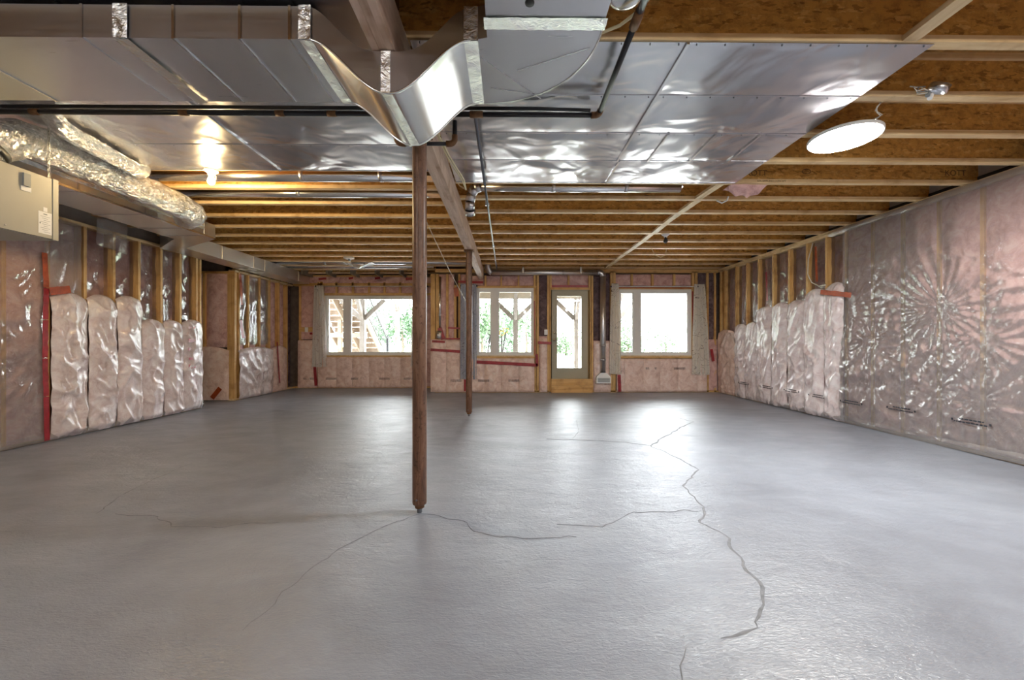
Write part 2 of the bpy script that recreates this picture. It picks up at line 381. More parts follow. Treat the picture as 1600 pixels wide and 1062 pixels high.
ceil_ = struct('ceiling', MB().box(-7, 6, YN, YBL+.3, ZS, ZS+.02), 'osb_sub', 'strand board subfloor above the exposed wooden floor joists', 'ceiling')
def joist_mesh(length):
    a = MB().box(0, length, -.006, .006, ZJ+.034, ZS-.034).mesh('joist', 'osb')
    b = MB().box(0, length, -.03, .03, ZJ, ZJ+.038).mesh('flange', 'flange')
    c = MB().box(0, length, -.03, .03, ZS-.038, ZS).mesh('flange', 'flange')
    return a, b, c
RJ = [2.233+.4862*k for k in range(-11, 15)]
LJ = [3.887+.49*k for k in range(-14, 13)]
jr = joist_mesh(XR+.14+.60); jl = joist_mesh(6.9-.61)
joist_at = {}
for far, (a, b, c), x0 in [(y, jr, -.60) for y in RJ]+[(y, jl, -6.9) for y in LJ]:
    if far-.06 < YN or (x0 > -1 and far > 9.1): continue
    j = link('joist', a, ceil_); j.location = (x0, far-.03, 0)
    for d in (b, c): f = link('flange', d, j)
    joist_at[(x0 > -1, round(far, 2))] = j
# blocking strip between the right-hand joists
for k in range(len(RJ)-1):
    y0, y1 = RJ[k], RJ[k+1]-.06
    if y0 < -1 or y1 > 9.06: continue
    obj('blocking', MB().bar((2.235+random.uniform(-.015, .015), y0, ZJ+.016), (2.235+random.uniform(-.015, .015), y1, ZJ+.016), .085, .03), 'strap', ceil_)
# ---- walls: concrete behind, studs and insulation as parts
wr = struct('wall_right', MB().box(XR+.14, XR+.34, YN, YB+.3, 0, ZS), 'concrete', 'long insulated stud wall with pink batts under clear plastic and a pale top plate', 'wall')
wl = struct('wall_left', MB().box(XL-.34, XL-.14, YN, 7.0, 0, ZS), 'concrete', 'insulated stud wall beside the beige ventilation unit with bulging plastic wrapped batts', 'wall')
wa = struct('wall_alcove', MB().box(-6.9, XL-.14, 7.92, 8.05, 0, ZS), 'sheath', 'short alcove wall with half height pink insulation beside a wide stud', 'wall')
MB_ = MB().add([(-7, 6.93, 0), (XL-.34, 6.93, 0), (XL-.34, 7.0, 0), (-6.9, 7.0, 0), (-6.9, 8.05, 0), (-7, 8.05, 0), (-7, 6.93, ZS), (XL-.34, 6.93, ZS), (XL-.34, 7.0, ZS), (-6.9, 7.0, ZS), (-6.9, 8.05, ZS), (-7, 8.05, ZS)], [(0, 1, 7, 6), (1, 2, 8, 7), (2, 3, 9, 8), (3, 4, 10, 9), (4, 5, 11, 10), (5, 0, 6, 11)])
was = struct('wall_alcove_side', MB_, 'concrete', 'concrete side of the alcove behind the left studs', 'wall')
wl2 = struct('wall_left_far', MB().box(XL-.24, XL-.14, 7.92, YBL+.2, 0, ZS), 'sheath', 'far left stud wall with silver plastic blanket below open studs', 'wall')
wre = struct('wall_rear', MB().box(-7, 6, YN-.2, YN, 0, ZS), 'concrete', 'plain concrete wall at the furnace end of the basement', 'wall')
# back walls with openings; window and door rectangles in metres
W2 = (onY(743, 500, YB).x, onY(836, 500, YB).x, .83, 2.385)
W3 = (onY(965, 500, YB).x, onY(1081, 500, YB).x, .83, 2.36)
DR = (onY(861, 500, YB).x, onY(921, 500, YB).x, .31, 2.345)
W1 = (onY(507, 500, YBL).x, onY(655, 500, YBL).x, .81, 2.31)
def holed(x0, x1, y0, y1, holes):
    m = MB(); xs = sorted(holes); cur = x0
    for (a, b, c, d) in xs:
        m.box(cur, a, y0, y1, 0, ZS); m.box(a, b, y0, y1, 0, c); m.box(a, b, y0, y1, d, ZS); cur = b
    m.box(cur, x1, y0, y1, 0, ZS); return m
wb = struct('wall_back', holed(XJOG, XR+.34, YB+.13, YB+.2, [W2, DR, W3]), 'sheath', 'back stud wall of pink insulation around the garden door and two windows', 'wall')
wbl = struct('wall_back_recess', holed(XL-.24, XJOG+.06, YBL+.13, YBL+.2, [W1]), 'sheath', 'recessed back stud wall around the widest window', 'wall')
wj = struct('wall_jog', MB().box(XJOG, XJOG+.06, YB+.13, YBL+.2, 0, ZS), 'sheath', 'short return wall between the two depths of back wall', 'wall')

# ---------------------------------------------------------------- right wall parts
RS = [3.99-.4066*k for k in range(18, 0, -1)]+[3.99, 4.40, 4.81, 5.21, 5.62, 5.97, 6.36, 6.77, 7.18, 7.60, 7.98, 8.36, 8.80, 8.98]
stud_r = MB().box(0, .13, -.019, .019, .04, ZJ-.076).mesh('stud', 'stud_z')
for y in RS:
    if y < -2.5: continue
    s_ = link('stud', stud_r, wr); s_.location = (XR, y, 0)
obj('top_plate', MB().box(XR, XR+.13, YN, YB, ZJ-.076, ZJ-.039), 'plate', wr)
obj('top_plate', MB().box(XR, XR+.13, YN, YB, ZJ-.037, ZJ-.001), 'plate', wr)
obj('bottom_plate', MB().box(XR, XR+.13, YN, YB, 0, .038), 'plate', wr)
obj('damp_strip', MB().box(XR+.13, XR+.14, YN, YB, 0, 2.9), 'darkwall', wr)
def batt(parent, axis, a0, a1, z0, z1, face, sgn, mat='batt', bulge=.025, seed=0, nz=18, na=6):
    # batt in a wall; axis 'y' -> wall faces sgn*X, axis 'x' -> wall faces -Y
    def fn(u, v):
        e = (1-(2*u-1)**4)*(1-(2*v-1)**12)
        h = bulge*e+.014*fb((u*1.4, v*4, seed), 2.3, seed)*e
        return Vector((sgn*h, 0, 0)) if axis == 'y' else Vector((0, -h, 0))
    o = (face, a0, z0) if axis == 'y' else (a0, face, z0); u = (0, a1-a0, 0) if axis == 'y' else (a1-a0, 0, 0)
    m = MB().sheet(o, u, (0, 0, z1-z0), na, nz, fn)
    if axis == 'y' and sgn < 0: m.flip()
    return obj('insulation_batt', m, mat, parent)
# blanket: plastic wrapped insulation bulging out between stud lines, arched at the top
def blanket(parent, axis, a0, a1, z1, face, sgn, mat='wrap', depth=.075, seed=0, top=.16, n=26, nz=90, wr_=.012, arch=1.0, name='insulation_blanket'):
    def fn(u, v):
        tb = min(1, (1-v)/top); tt = math.sqrt(max(0, 1-(1-tb)**2)); bb = min(1, v/.05+.25)
        side = (1-abs(2*u-1)**3.2)
        z = v*z1; a = a0+u*(a1-a0)
        h = depth*(.34+.66*side)*tt*bb
        tens = max(0, ridge((a*1.3+z*.45, z*.55-a*.3, seed), 3.0, seed))**3*1.6
        h += (wr_*tens+wr_*.9*fb((a, z*.8, seed), 7.0, seed)+wr_*.9*max(0, ridge((a, z*.6+a*.5, 1), 8, seed))**4)*tt*(.4+.6*side)
        dz = -(1-tt)*0.0-(abs(2*u-1)**2.2)*.055*(v**6)*1.2*arch+.02*fb((a, 0, seed), 4, seed)*v**3*arch
        return Vector((sgn*h, 0, dz)) if axis == 'y' else Vector((0, -h, dz))
    o = (face, a0, .012) if axis == 'y' else (a0, face, .012); u = (0, a1-a0, 0) if axis == 'y' else (a1-a0, 0, 0)
    m = MB().sheet(o, u, (0, 0, z1-.012), n, nz, fn)
    if axis == 'y' and sgn < 0: m.flip()
    return obj(name, m, mat, parent)
for i, (a, b) in enumerate(zip(RS, RS[1:])):
    if a < -2.5 or b-a < .1: continue
    batt(wr, 'y', a+.019, b-.019, .04, ZJ-.08, XR+(.02 if b < 5.8 else .115), -1, 'batt', .02 if b < 5.8 else .03, i*1.3)
# thin clear film over the exposed upper batts
for i, (a, b) in enumerate(zip(RS, RS[1:])):
    if 5.6 < a < 8.5:
        def fn(u, v, s=i*2.1): return Vector((-.018*ridge((u*1.1, v*2.5, s), 2.2, s)-.01*fb((u, v*4, s), 4, s), 0, 0))
        obj('plastic_film', MB().sheet((XR+.075, a+.02, 1.35), (0, b-a-.04, 0), (0, 0, ZJ-.08-1.35), 12, 40, fn).flip(), 'filmlow', wr)
for i, (a, b, zt, dp, mt) in enumerate([(5.62, 5.97, 2.03, .07, 'wrap'), (5.97, 6.36, 1.98, .09, 'wrap'), (6.36, 6.77, 1.86, .06, 'wrap'), (6.77, 7.18, 1.85, .06, 'wrap'), (7.18, 7.60, 1.83, .07, 'wrap'), (7.60, 7.98, 1.55, .06, 'wrap'), (7.98, 8.36, 1.53, .06, 'wrap'), (8.36, 9.04, 1.42, .03, 'wrapdull')]):
    blanket(wr, 'y', a, b, zt, XR-.004, -1, mt, dp*.8, i*3.7+1, wr_=.024)
# the big plastic sheet of the near wall: tension creases fan out from staples
ANCH = [(4.36, 1.55, .9, 26), (5.62, 1.60, .75, 30), (3.97, 1.2, .6, 20), (3.99, .55, .5, 18), (4.40, .62, .45, 16), (5.2, 1.15, .55, 22), (3.2, 1.5, .7, 24)]
def film_r(u, v):
    y = -2.6+u*8.25; z = v*ZJ
    near = min(abs(y-s_) for s_ in RS); h = .014*min(1, near/.2)**.7
    h += .006*fb((y, z, 2), 1.6, 1.0)+.007*max(0, ridge((y*.5+z*.4, z, 4), 4.4, 3))**3+.003*max(0, ridge((y, z*.7, 1), 11, 7))**2
    if z < 1.35: h += (.024*max(0, ridge((y*1.1+z*.3, z*.8, 7), 4.2, 5))**3+.012*max(0, ridge((y, z*.8-y*.4, 7), 9, 15))**2)*min(1, (1.35-z)/.3)*(.35+.65*min(1, max(0, (y-3.6)/1.2)))
    if y > 4.7: h += .03*min(1, (y-4.7)/.5)*min(1, max(0, 1.75-z)/.3)*(.5+max(0, ridge((y, z*.5, 2), 5, 2))**2)
    for (ay, az, R, k) in ANCH:
        dy, dz = y-ay, z-az; r = math.hypot(dy, dz)
        if .02 < r < R*1.6: h += .009*math.exp(-r/R*1.6)*math.sin(k*math.atan2(dz, dy)+3*fb((dy, dz, 0), 2))*min(1, r/.12)
    e = min(1, v/.02, (1-v)/.01)
    return Vector((-max(.003, h)*max(.15, e)-.004, 0, 0))
obj('plastic_film', MB().sheet((XR-.006, -2.6, .012), (0, 8.25, 0), (0, 0, ZJ-.03), 520, 170, film_r).flip(), 'film', wr)
def film_fold(z, x, y0, y1, hgt, parent, sgn, seed):
    def fn(u, v): return Vector((sgn*(.03*math.sin(v*math.pi)*(.6+.5*fb((u*9, v, seed), 1, seed))), 0, .02*fb((u*6, 0, seed), 1, seed)))
    m = MB().sheet((x, y0, z), (0, y1-y0, 0), (0, 0, hgt), 90, 8, fn)
    return obj('film_skirt', m.flip() if sgn < 0 else m, 'film', parent)
film_fold(.006, XR-.03, -2.5, 7.3, .10, wr, -1, 3)
film_fold(ZJ-.10, XR-.012, -2.5, 5.9, .09, wr, -1, 5)
# tape, staples, printed marks
def strip_y(name, mat, parent, X, y0, z0, y1, z1, w, sgn=-1, seed=0):
    m = MB(); n = 8; vs = []
    for i in range(n+1):
        t = i/n; y = y0+(y1-y0)*t; z = z0+(z1-z0)*t; d = Vector((0, y1-y0, z1-z0)).normalized(); s_ = Vector((0, -d.z, d.y))*w/2
        o = Vector((sgn*(.004+.006*abs(fb((t*5, seed, 0), 1, seed))), 0, 0))
        vs += [Vector((X, y, z))-s_*(1+.25*fb((t*7, 1, seed)))+o, Vector((X, y, z))+s_*(1+.25*fb((t*7, 2, seed)))+o]
    m.add(vs, [(2*i, 2*i+1, 2*i+3, 2*i+2) for i in range(n)], True); return obj(name, m, mat, parent)
p0 = onX(1283, 456, XR-.085); p1 = onX(1331, 461, XR-.085)
strip_y('red_tape', 'orangetape', wr, XR-.09, p0.y, p0.z, p1.y, p1.z, .07, seed=1)
p0 = onX(1272, 385, XR); p1 = onX(1274, 440, XR); strip_y('red_tape', 'orangetape', wr, XR+.03, p0.y, p0.z, p1.y, p1.z, .045, seed=2)
p0 = onX(1195, 425, XR); p1 = onX(1197, 470, XR); strip_y('red_tape', 'redtape', wr, XR+.03, p0.y, p0.z, p1.y, p1.z, .05, seed=3)
def marks_y(parent, X, y, z, L, sgn=-1):
    m = MB(); d = .0006; a = sgn*d
    for r, (t0, t1, dz) in enumerate(((.16, .80, .016), (.08, .95, -.016))):
        t = t0
        while t < t1:
            ln = random.uniform(.04, .12); m.box(X, X+a, y+t*L, y+min(t1, t+ln)*L, z+dz-.007, z+dz+.007); t += ln+.018
    for e in (0, 1): m.box(X, X+a, y+e*L-.010, y+e*L+.010, z-.012, z+.012)
    o = obj('print_mark', m, 'ink', parent); o['kind'] = 'stuff'; return o
for y in (3.55, 4.22, 4.95, 5.6, 6.2, 6.75, 7.4, 8.1): marks_y(wr, XR-.095 if y > 5.5 else XR-.05, y-.34, .33+.01*math.sin(y*3), .34)
# ---------------------------------------------------------------- left wall parts
ZL = 2.655
LS = [5.09-.4066*k for k in range(12, 0, -1)]+[5.09, 5.46, 5.83, 6.20, 6.56, 6.90, 6.98]
stud_l = MB().box(-.13, 0, -.019, .019, .04, ZL-.04).mesh('stud', 'stud_z')
for y in LS:
    if y < 1.5: continue
    s_ = link('stud', stud_l, wl); s_.location = (XL, y, 0)
obj('top_plate', MB().box(XL-.13, XL, .2, 7.0, ZL-.04, ZL), 'plate', wl)
obj('bottom_plate', MB().box(XL-.13, XL, .2, 7.0, 0, .038), 'plate', wl)
for i, (a, b) in enumerate(zip(LS, LS[1:])):
    if a < 1.5 or b-a < .1: continue
    batt(wl, 'y', a+.019, b-.019, .04, ZL-.04, XL-(.02 if b < 4.9 else .125), 1, 'batt', .03, i*1.9+40)
    if b > 4.9:
        def fn(u, v, s=i*2.7): return Vector((.02*ridge((u*.8, v*2.2, s), 2.2, s)+.012*fb((u, v*4, s), 4, s), 0, 0))
        obj('plastic_film', MB().sheet((XL-.085, a+.02, 1.4), (0, b-a-.04, 0), (0, 0, ZL-.05-1.4), 12, 40, fn), 'filmlow', wl)
for i, (a, b, zt, dp) in enumerate([(4.68, 5.09, 1.76, .09), (5.09, 5.46, 1.77, .10), (5.46, 5.83, 1.80, .10), (5.83, 6.20, 1.50, .09), (6.20, 6.56, 1.50, .09), (6.56, 6.99, 1.53, .08)]):
    blanket(wl, 'y', a+.004, b-.004, zt, XL+.004, 1, 'wrap', dp*.85, i*4.1+70, wr_=.024, top=.14)
def film_l(u, v):
    y = 1.2+u*3.45; z = v*2.62
    h = .02+.012*fb((y, z, 9), 2.4, 11)+.012*ridge((y*.6-z*.4, z, 4), 3.0, 13)+.007*ridge((y, z*.7, 1), 7, 17)
    for (ay, az, R, k) in [(4.6, .95, .8, 24), (4.62, 2.0, .7, 22), (3.9, 1.5, .6, 20), (4.2, .4, .5, 18)]:
        dy, dz = y-ay, z-az; r = math.hypot(dy, dz)
        if .02 < r < R*1.6: h += .012*math.exp(-r/R*1.6)*math.sin(k*math.atan2(dz, dy)+3*fb((dy, dz, 0), 2))*min(1, r/.12)
    return Vector((max(.003, h)*min(1, v/.02+.2), 0, 0))
obj('plastic_film', MB().sheet((XL+.004, 1.2, .012), (0, 3.45, 0), (0, 0, 2.62), 150, 90, film_l), 'film', wl)
def film_l2(u, v): return Vector((.012+.014*ridge((u*1.2, v*1.5, 3), 2, 3), 0, -.05*u*(1-v)))
obj('plastic_film', MB().sheet((XL+.006, 4.62, 1.72), (0, .40, 0), (0, 0, .9), 14, 24, film_l2), 'film', wl)
a_ = onX(147, 352, XL); b_ = onX(196, 395, XL)
obj('plastic_film', MB().sheet((XL+.008, a_.y, b_.z+.02), (0, b_.y-a_.y, 0), (0, 0, .36), 16, 12, film_l2), 'film', wl)
film_fold(.006, XL+.03, 1.2, 7.0, .09, wl, 1, 9)
# long red tape down the seam by the near end
q = [onX(71, y, XL+.05) for y in (395, 450, 500, 560, 620, 690)]
for i, (a, b) in enumerate(zip(q, q[1:])): strip_y('red_tape', 'redtape' if i > 0 else 'orangetape', wl, XL+.05, a.y+.02*fb((i, 3, 1), 1.7), a.z, b.y+.02*fb((i+1, 3, 1), 1.7), b.z+.01, .055, 1, i+20)
a = onX(76, 455, XL+.06); b = onX(108, 452, XL+.06); strip_y('red_tape', 'orangetape', wl, XL+.07, a.y, a.z, b.y, b.z, .09, 1, 31)
for k, (x, y) in enumerate(((299, 512), (299, 532), (298, 545), (299, 560), (299, 572))):
    c = onX(x, y, XL+.08); strip_y('red_tape', 'redtape', wl, XL+.088, c.y-.07, c.z, c.y+.07, c.z, (.03, .06, .05, .04, .07)[k], 1, k+40)
# far left wall section
LS2 = [7.98, 8.27, 8.64, 9.00, 9.36, 9.70]
for y in LS2:
    s_ = link('stud', stud_l, wl2); s_.location = (XL, y, 0)
obj('top_plate', MB().box(XL-.13, XL, 7.86, YBL, 2.535, 2.575), 'plate', wl2)
obj('bottom_plate', MB().box(XL-.13, XL, 7.86, YBL, 0, .038), 'plate', wl2)
for i, (a, b) in enumerate(zip(LS2, LS2[1:])):
    batt(wl2, 'y', a+.019, b-.019, .04, 2.53, XL-.09, 1, 'batt', .03, i*1.9+90)
    if i < 3:
        def fn(u, v, s=i*2.7+5): return Vector((.02*ridge((u*.8, v*2.2, s), 2.2, s)+.012*fb((u, v*4, s), 4, s), 0, 0))
        obj('plastic_film', MB().sheet((XL-.045, a+.02, 1.1), (0, b-a-.04, 0), (0, 0, 1.42), 8, 20, fn), 'film', wl2)
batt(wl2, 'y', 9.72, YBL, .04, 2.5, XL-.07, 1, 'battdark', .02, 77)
blanket(wl2, 'y', 7.93, 9.06, 1.05, XL+.004, 1, 'wrap', .05, 101, top=.1, n=40, nz=30, wr_=.03)
blanket(wl2, 'y', 9.06, 9.66, 1.06, XL+.004, 1, 'wrapdull', .03, 105, top=.1, n=14, nz=20, wr_=.008)
a = onX(432, 534, XL+.04); b = onX(436, 598, XL+.04); strip_y('red_tape', 'redtape', wl2, XL+.05, a.y, a.z, b.y, b.z, .05, 1, 51)
a = onX(374, 428, XL); b = onX(377, 476, XL); strip_y('red_tape', 'orangetape', wl2, XL+.01, a.y, a.z, b.y, b.z, .07, 1, 52)
a = onX(375, 500, XL); b = onX(379, 528, XL); strip_y('red_tape', 'redtape', wl2, XL+.01, a.y, a.z, b.y, b.z, .09, 1, 53)
# alcove: wall facing the camera at Y = 7.84
YA = 7.84
for x0, x1 in ((XL-.14, XL), (-5.98, -5.94), (-6.35, -6.31)):
    obj('stud', MB().box(x0, x1, YA, YA+.06, .04, 2.5), 'stud_z', wa)
obj('top_plate', MB().box(-6.8, XL, YA, YA+.06, 2.5, 2.54), 'stud_x', wa)
batt(wa, 'x', -5.94, XL-.14, 1.05, 2.5, YA+.05, -1, 'batt', .05, 131)
batt(wa, 'x', -6.31, -5.98, .04, 2.5, YA+.05, -1, 'batt', .05, 133)
blanket(wa, 'x', -6.2, XL-.10, 1.06, YA-.002, -1, 'wrapdull', .03, 135, top=.06, n=14, nz=20, wr_=.006)
obj('red_tape', MB().bar(onY(331, 622, YA-.045), onY(344, 606, YA-.045), .09, .002, (0, 1, 0)), 'orangetape', wa)

# ---------------------------------------------------------------- back wall parts
def wbox(name, mat, parent, x0, x1, y0, y1, Y, d0, d1):
    a = onY(x0, y0, Y); b = onY(x1, y1, Y); return obj(name, MB().box(a.x, b.x, Y+d0, Y+d1, a.z, b.z), mat, parent)
ZT = 2.74
obj('top_plate', MB().box(XJOG, XR, YB, YB+.13, ZT, ZT+.04), 'stud_x', wb)
obj('top_plate', MB().box(XJOG, XR, YB, YB+.13, ZT+.04, ZJ-.002), 'stud_x', wb)
obj('bottom_plate', MB().box(XJOG, DR[0]-.05, YB, YB+.13, 0, .038), 'stud_x', wb)
obj('bottom_plate', MB().box(DR[1]+.05, XR, YB, YB+.13, 0, .038), 'stud_x', wb)
for x0, x1, y0, y1 in [(673, 680, 428, 612), (681, 685.5, 428, 612), (697, 700.5, 428, 612), (709.5, 713, 445, 612), (716, 719, 428, 612), (728, 731, 428, 612),
                       (757, 760, 430, 446.5), (782, 784.5, 430, 446.5), (809, 811.5, 430, 446.5), (834, 837.5, 430, 612), (838.5, 842, 430, 612),
                       (855, 858.5, 428, 612), (859, 862, 428, 612), (887, 890, 428, 450), (919.5, 923, 428, 612), (923.8, 927, 428, 612),
                       (953.5, 957.5, 424, 612), (958, 962, 424, 612), (986, 989, 428, 446), (1018, 1021.5, 428, 446), (1052, 1055.5, 428, 446), (1081, 1085, 424, 612), (1086, 1090, 424, 612), (1104, 1107.5, 424, 612), (1116, 1119, 424, 612)]:
    wbox('stud', 'stud_z', wb, x0, x1, y0, y1, YB, 0, .12)
for (x0, x1, z0, z1, p, Y) in [(W2[0]-.03, W2[1]+.03, W2[3]+.0, W2[3]+.045, wb, YB), (W3[0]-.03, W3[1]+.03, W3[3], W3[3]+.045, wb, YB), (DR[0]-.02, DR[1]+.02, DR[3], DR[3]+.05, wb, YB),
                               (W2[0]-.03, W2[1]+.03, W2[2]-.05, W2[2]-.01, wb, YB), (W3[0]-.03, W3[1]+.03, W3[2]-.05, W3[2]-.01, wb, YB),
                               (W1[0]-.05, W1[1]+.3, W1[3]+.005, W1[3]+.06, wbl, YBL), (W1[0]-.05, W1[1]+.05, W1[2]-.05, W1[2]-.01, wbl, YBL)]:
    obj('header', MB().box(x0, x1, Y-.012, Y+.12, z0, z1), 'stud_x', p)
# batts of the main back wall: bays given as pixel spans
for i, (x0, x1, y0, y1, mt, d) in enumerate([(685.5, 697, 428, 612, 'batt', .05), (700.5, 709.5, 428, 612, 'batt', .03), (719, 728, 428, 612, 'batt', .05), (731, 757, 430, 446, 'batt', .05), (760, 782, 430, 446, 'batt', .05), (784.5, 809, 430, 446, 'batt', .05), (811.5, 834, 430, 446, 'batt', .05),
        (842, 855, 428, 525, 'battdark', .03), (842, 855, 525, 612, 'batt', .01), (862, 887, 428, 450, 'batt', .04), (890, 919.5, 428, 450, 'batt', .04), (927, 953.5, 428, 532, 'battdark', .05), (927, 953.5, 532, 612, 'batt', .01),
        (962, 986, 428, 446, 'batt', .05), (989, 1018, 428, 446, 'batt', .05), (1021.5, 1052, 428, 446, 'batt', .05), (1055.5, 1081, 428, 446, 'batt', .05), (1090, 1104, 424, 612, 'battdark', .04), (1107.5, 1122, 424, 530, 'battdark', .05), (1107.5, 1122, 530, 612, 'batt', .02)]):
    a = onY(x0, y0, YB); b = onY(x1, y1, YB); batt(wb, 'x', a.x, b.x, max(.04, b.z), min(ZT, a.z), YB+d, -1, mt, .025, i*2.3+200)
def lowpanel(parent, Y, x0, x1, ytop, seams, seed, mat='wrapdull', z0=.012):
    # plastic covered batts below the windows: bays pillow out slightly between stud lines
    xs = [x0]+seams+[x1]
    for i, (a, b) in enumerate(zip(xs, xs[1:])):
        pa = onY(a, ytop, Y); pb = onY(b, ytop, Y)
        blanket(parent, 'x', pa.x, pb.x, pa.z, Y-.002, -1, mat, .05, seed+i*3.3, top=.05, n=14, nz=30, wr_=.009, arch=.1)
lowpanel(wb, YB, 673, 728, 530, [697], 300)
lowpanel(wb, YB, 728, 835, 559, [757, 783, 810], 310)
lowpanel(wb, YB, 843, 855, 528, [], 320)
lowpanel(wb, YB, 928, 954, 533, [], 325)
lowpanel(wb, YB, 963, 1104, 560, [976, 1005, 1031, 1059, 1089], 330)
def tape_b(parent, Y, x0, y0, x1, y1, w, mat='redtape', off=-.078):
    a = onY(x0, y0, Y); b = onY(x1, y1, Y); a.y = b.y = Y+off
    return obj('red_tape', MB().bar(a, b, w, .003, (0, 1, 0)) if False else MB().add(*(lambda d, s_: ([a-s_, a+s_, b+s_, b-s_, a-s_+Vector((0, .003, 0)), a+s_+Vector((0, .003, 0)), b+s_+Vector((0, .003, 0)), b-s_+Vector((0, .003, 0))], [(0, 3, 2, 1), (4, 5, 6, 7), (0, 1, 5, 4), (2, 3, 7, 6)]))((b-a), Vector((-(b-a).z, 0, (b-a).x)).normalized()*w/2)), mat, parent)
tape_b(wb, YB, 745, 565, 840, 570, .07); tape_b(wb, YB, 838, 553, 839, 571, .06); tape_b(wb, YB, 674, 546, 720, 549, .06); tape_b(wb, YB, 676, 533, 696, 534, .05); tape_b(wb, YB, 697, 529, 720, 529, .03)
tape_b(wb, YB, 700, 512, 719, 513, .04, off=-.004); tape_b(wb, YB, 840, 535, 861, 536, .06); tape_b(wb, YB, 966, 585, 967, 611, .07); tape_b(wb, YB, 1109, 545, 1112, 564, .06); tape_b(wb, YB, 727, 592, 727, 610, .04)
tape_b(wb, YB, 712, 449, 714, 463, .10, 'orangetape', -.004); tape_b(wb, YB, 862, 447, 919, 447, .05, off=-.004); tape_b(wb, YB, 687, 512, 693, 530, .10, 'redtape', -.02); tape_b(wb, YB, 835, 470, 836, 553, .02, off=-.004); tape_b(wb, YB, 1082, 455, 1083, 540, .025, off=-.004); tape_b(wb, YB, 966, 449.5, 1080, 450, .02, 'orangetape', -.016)
tape_b(wb, YB, 716, 440, 755, 441, .05, off=-.01)
def marks_x(parent, Y, px, py, L, off):
    c = onY(px, py, Y); m = MB(); x = c.x-L/2
    for dz in (.012, -.012):
        t = 0
        while t < 1:
            ln = random.uniform(.05, .16); m.box(x+t*L, x+min(1, t+ln)*L, Y+off, Y+off-.0008, c.z+dz-.006, c.z+dz+.006); t += ln+.03
    o = obj('print_mark', m, 'ink', parent); o['kind'] = 'stuff'; return o
for px, py in ((713, 594), (756, 594), (803, 594), (1016, 575), (1060, 575)): marks_x(wb, YB, px, py, .25, -.062)
# recessed back wall
obj('top_plate', MB().box(XL, XJOG, YBL, YBL+.13, 2.55, 2.62), 'stud_x', wbl)
obj('top_plate', MB().box(XL, XJOG, YBL, YBL+.13, ZJ-.04, ZJ-.002), 'stud_x', wbl)
obj('bottom_plate', MB().box(XL, XJOG, YBL, YBL+.13, 0, .038), 'stud_x', wbl)
for x0, x1, y0, y1 in [(467, 470, 440, 605), (496, 499, 440, 605), (500, 504, 440, 605), (524, 527, 441, 460), (549.5, 552.5, 441, 460), (575, 578, 441, 460), (599, 602, 441, 460), (623.5, 626.5, 441, 460), (655, 659, 440, 605), (660, 664, 440, 605)]:
    wbox('stud', 'stud_z', wbl, x0, x1, y0, y1, YBL, 0, .12)
obj('stud', MB().box(onY(467, 500, YBL).x, onY(497, 500, YBL).x, YBL-.002, YBL+.04, onY(480, 518, YBL).z, onY(480, 511, YBL).z), 'stud_x', wbl)
batt(wbl, 'x', XL, onY(663, 500, YBL).x+.5, 2.62, ZJ-.04, YBL+.02, -1, 'batt', .02, 401, 4, 24)
for i, (x0, x1) in enumerate([(504, 524), (527, 549.5), (552.5, 575), (578, 599), (602, 623.5), (626.5, 655)]):
    a = onY(x0, 441, YBL); b = onY(x1, 460, YBL); batt(wbl, 'x', a.x, b.x, b.z, 2.55, YBL+.05, -1, 'batt', .02, 410+i)
a = onY(462, 441, YBL); b = onY(496, 530, YBL); batt(wbl, 'x', a.x+.1, b.x, b.z, 2.55, YBL+.03, -1, 'batt', .02, 431)
a = onY(664, 441, YBL); batt(wbl, 'x', a.x, XJOG, .04, 2.55, YBL+.03, -1, 'batt', .02, 433)
lowpanel(wbl, YBL, 466, 496, 531, [], 440); lowpanel(wbl, YBL, 497, 664, 557, [526, 551, 577, 601, 626], 450)
for px in (484, 519, 558, 602, 640): marks_x(wbl, YBL, px, 591, .26, -.062)
tape_b(wbl, YBL, 494, 573, 496, 602, .07); tape_b(wbl, YBL, 498, 436, 510, 435, .05, off=-.01); tape_b(wbl, YBL, 545, 435, 552, 434, .05, off=-.01); tape_b(wbl, YBL, 586, 435, 594, 434, .05, off=-.01); tape_b(wbl, YBL, 634, 436, 646, 435, .07, off=-.01)
tape_b(wbl, YBL, 484, 521, 495, 521, .05, off=-.005)
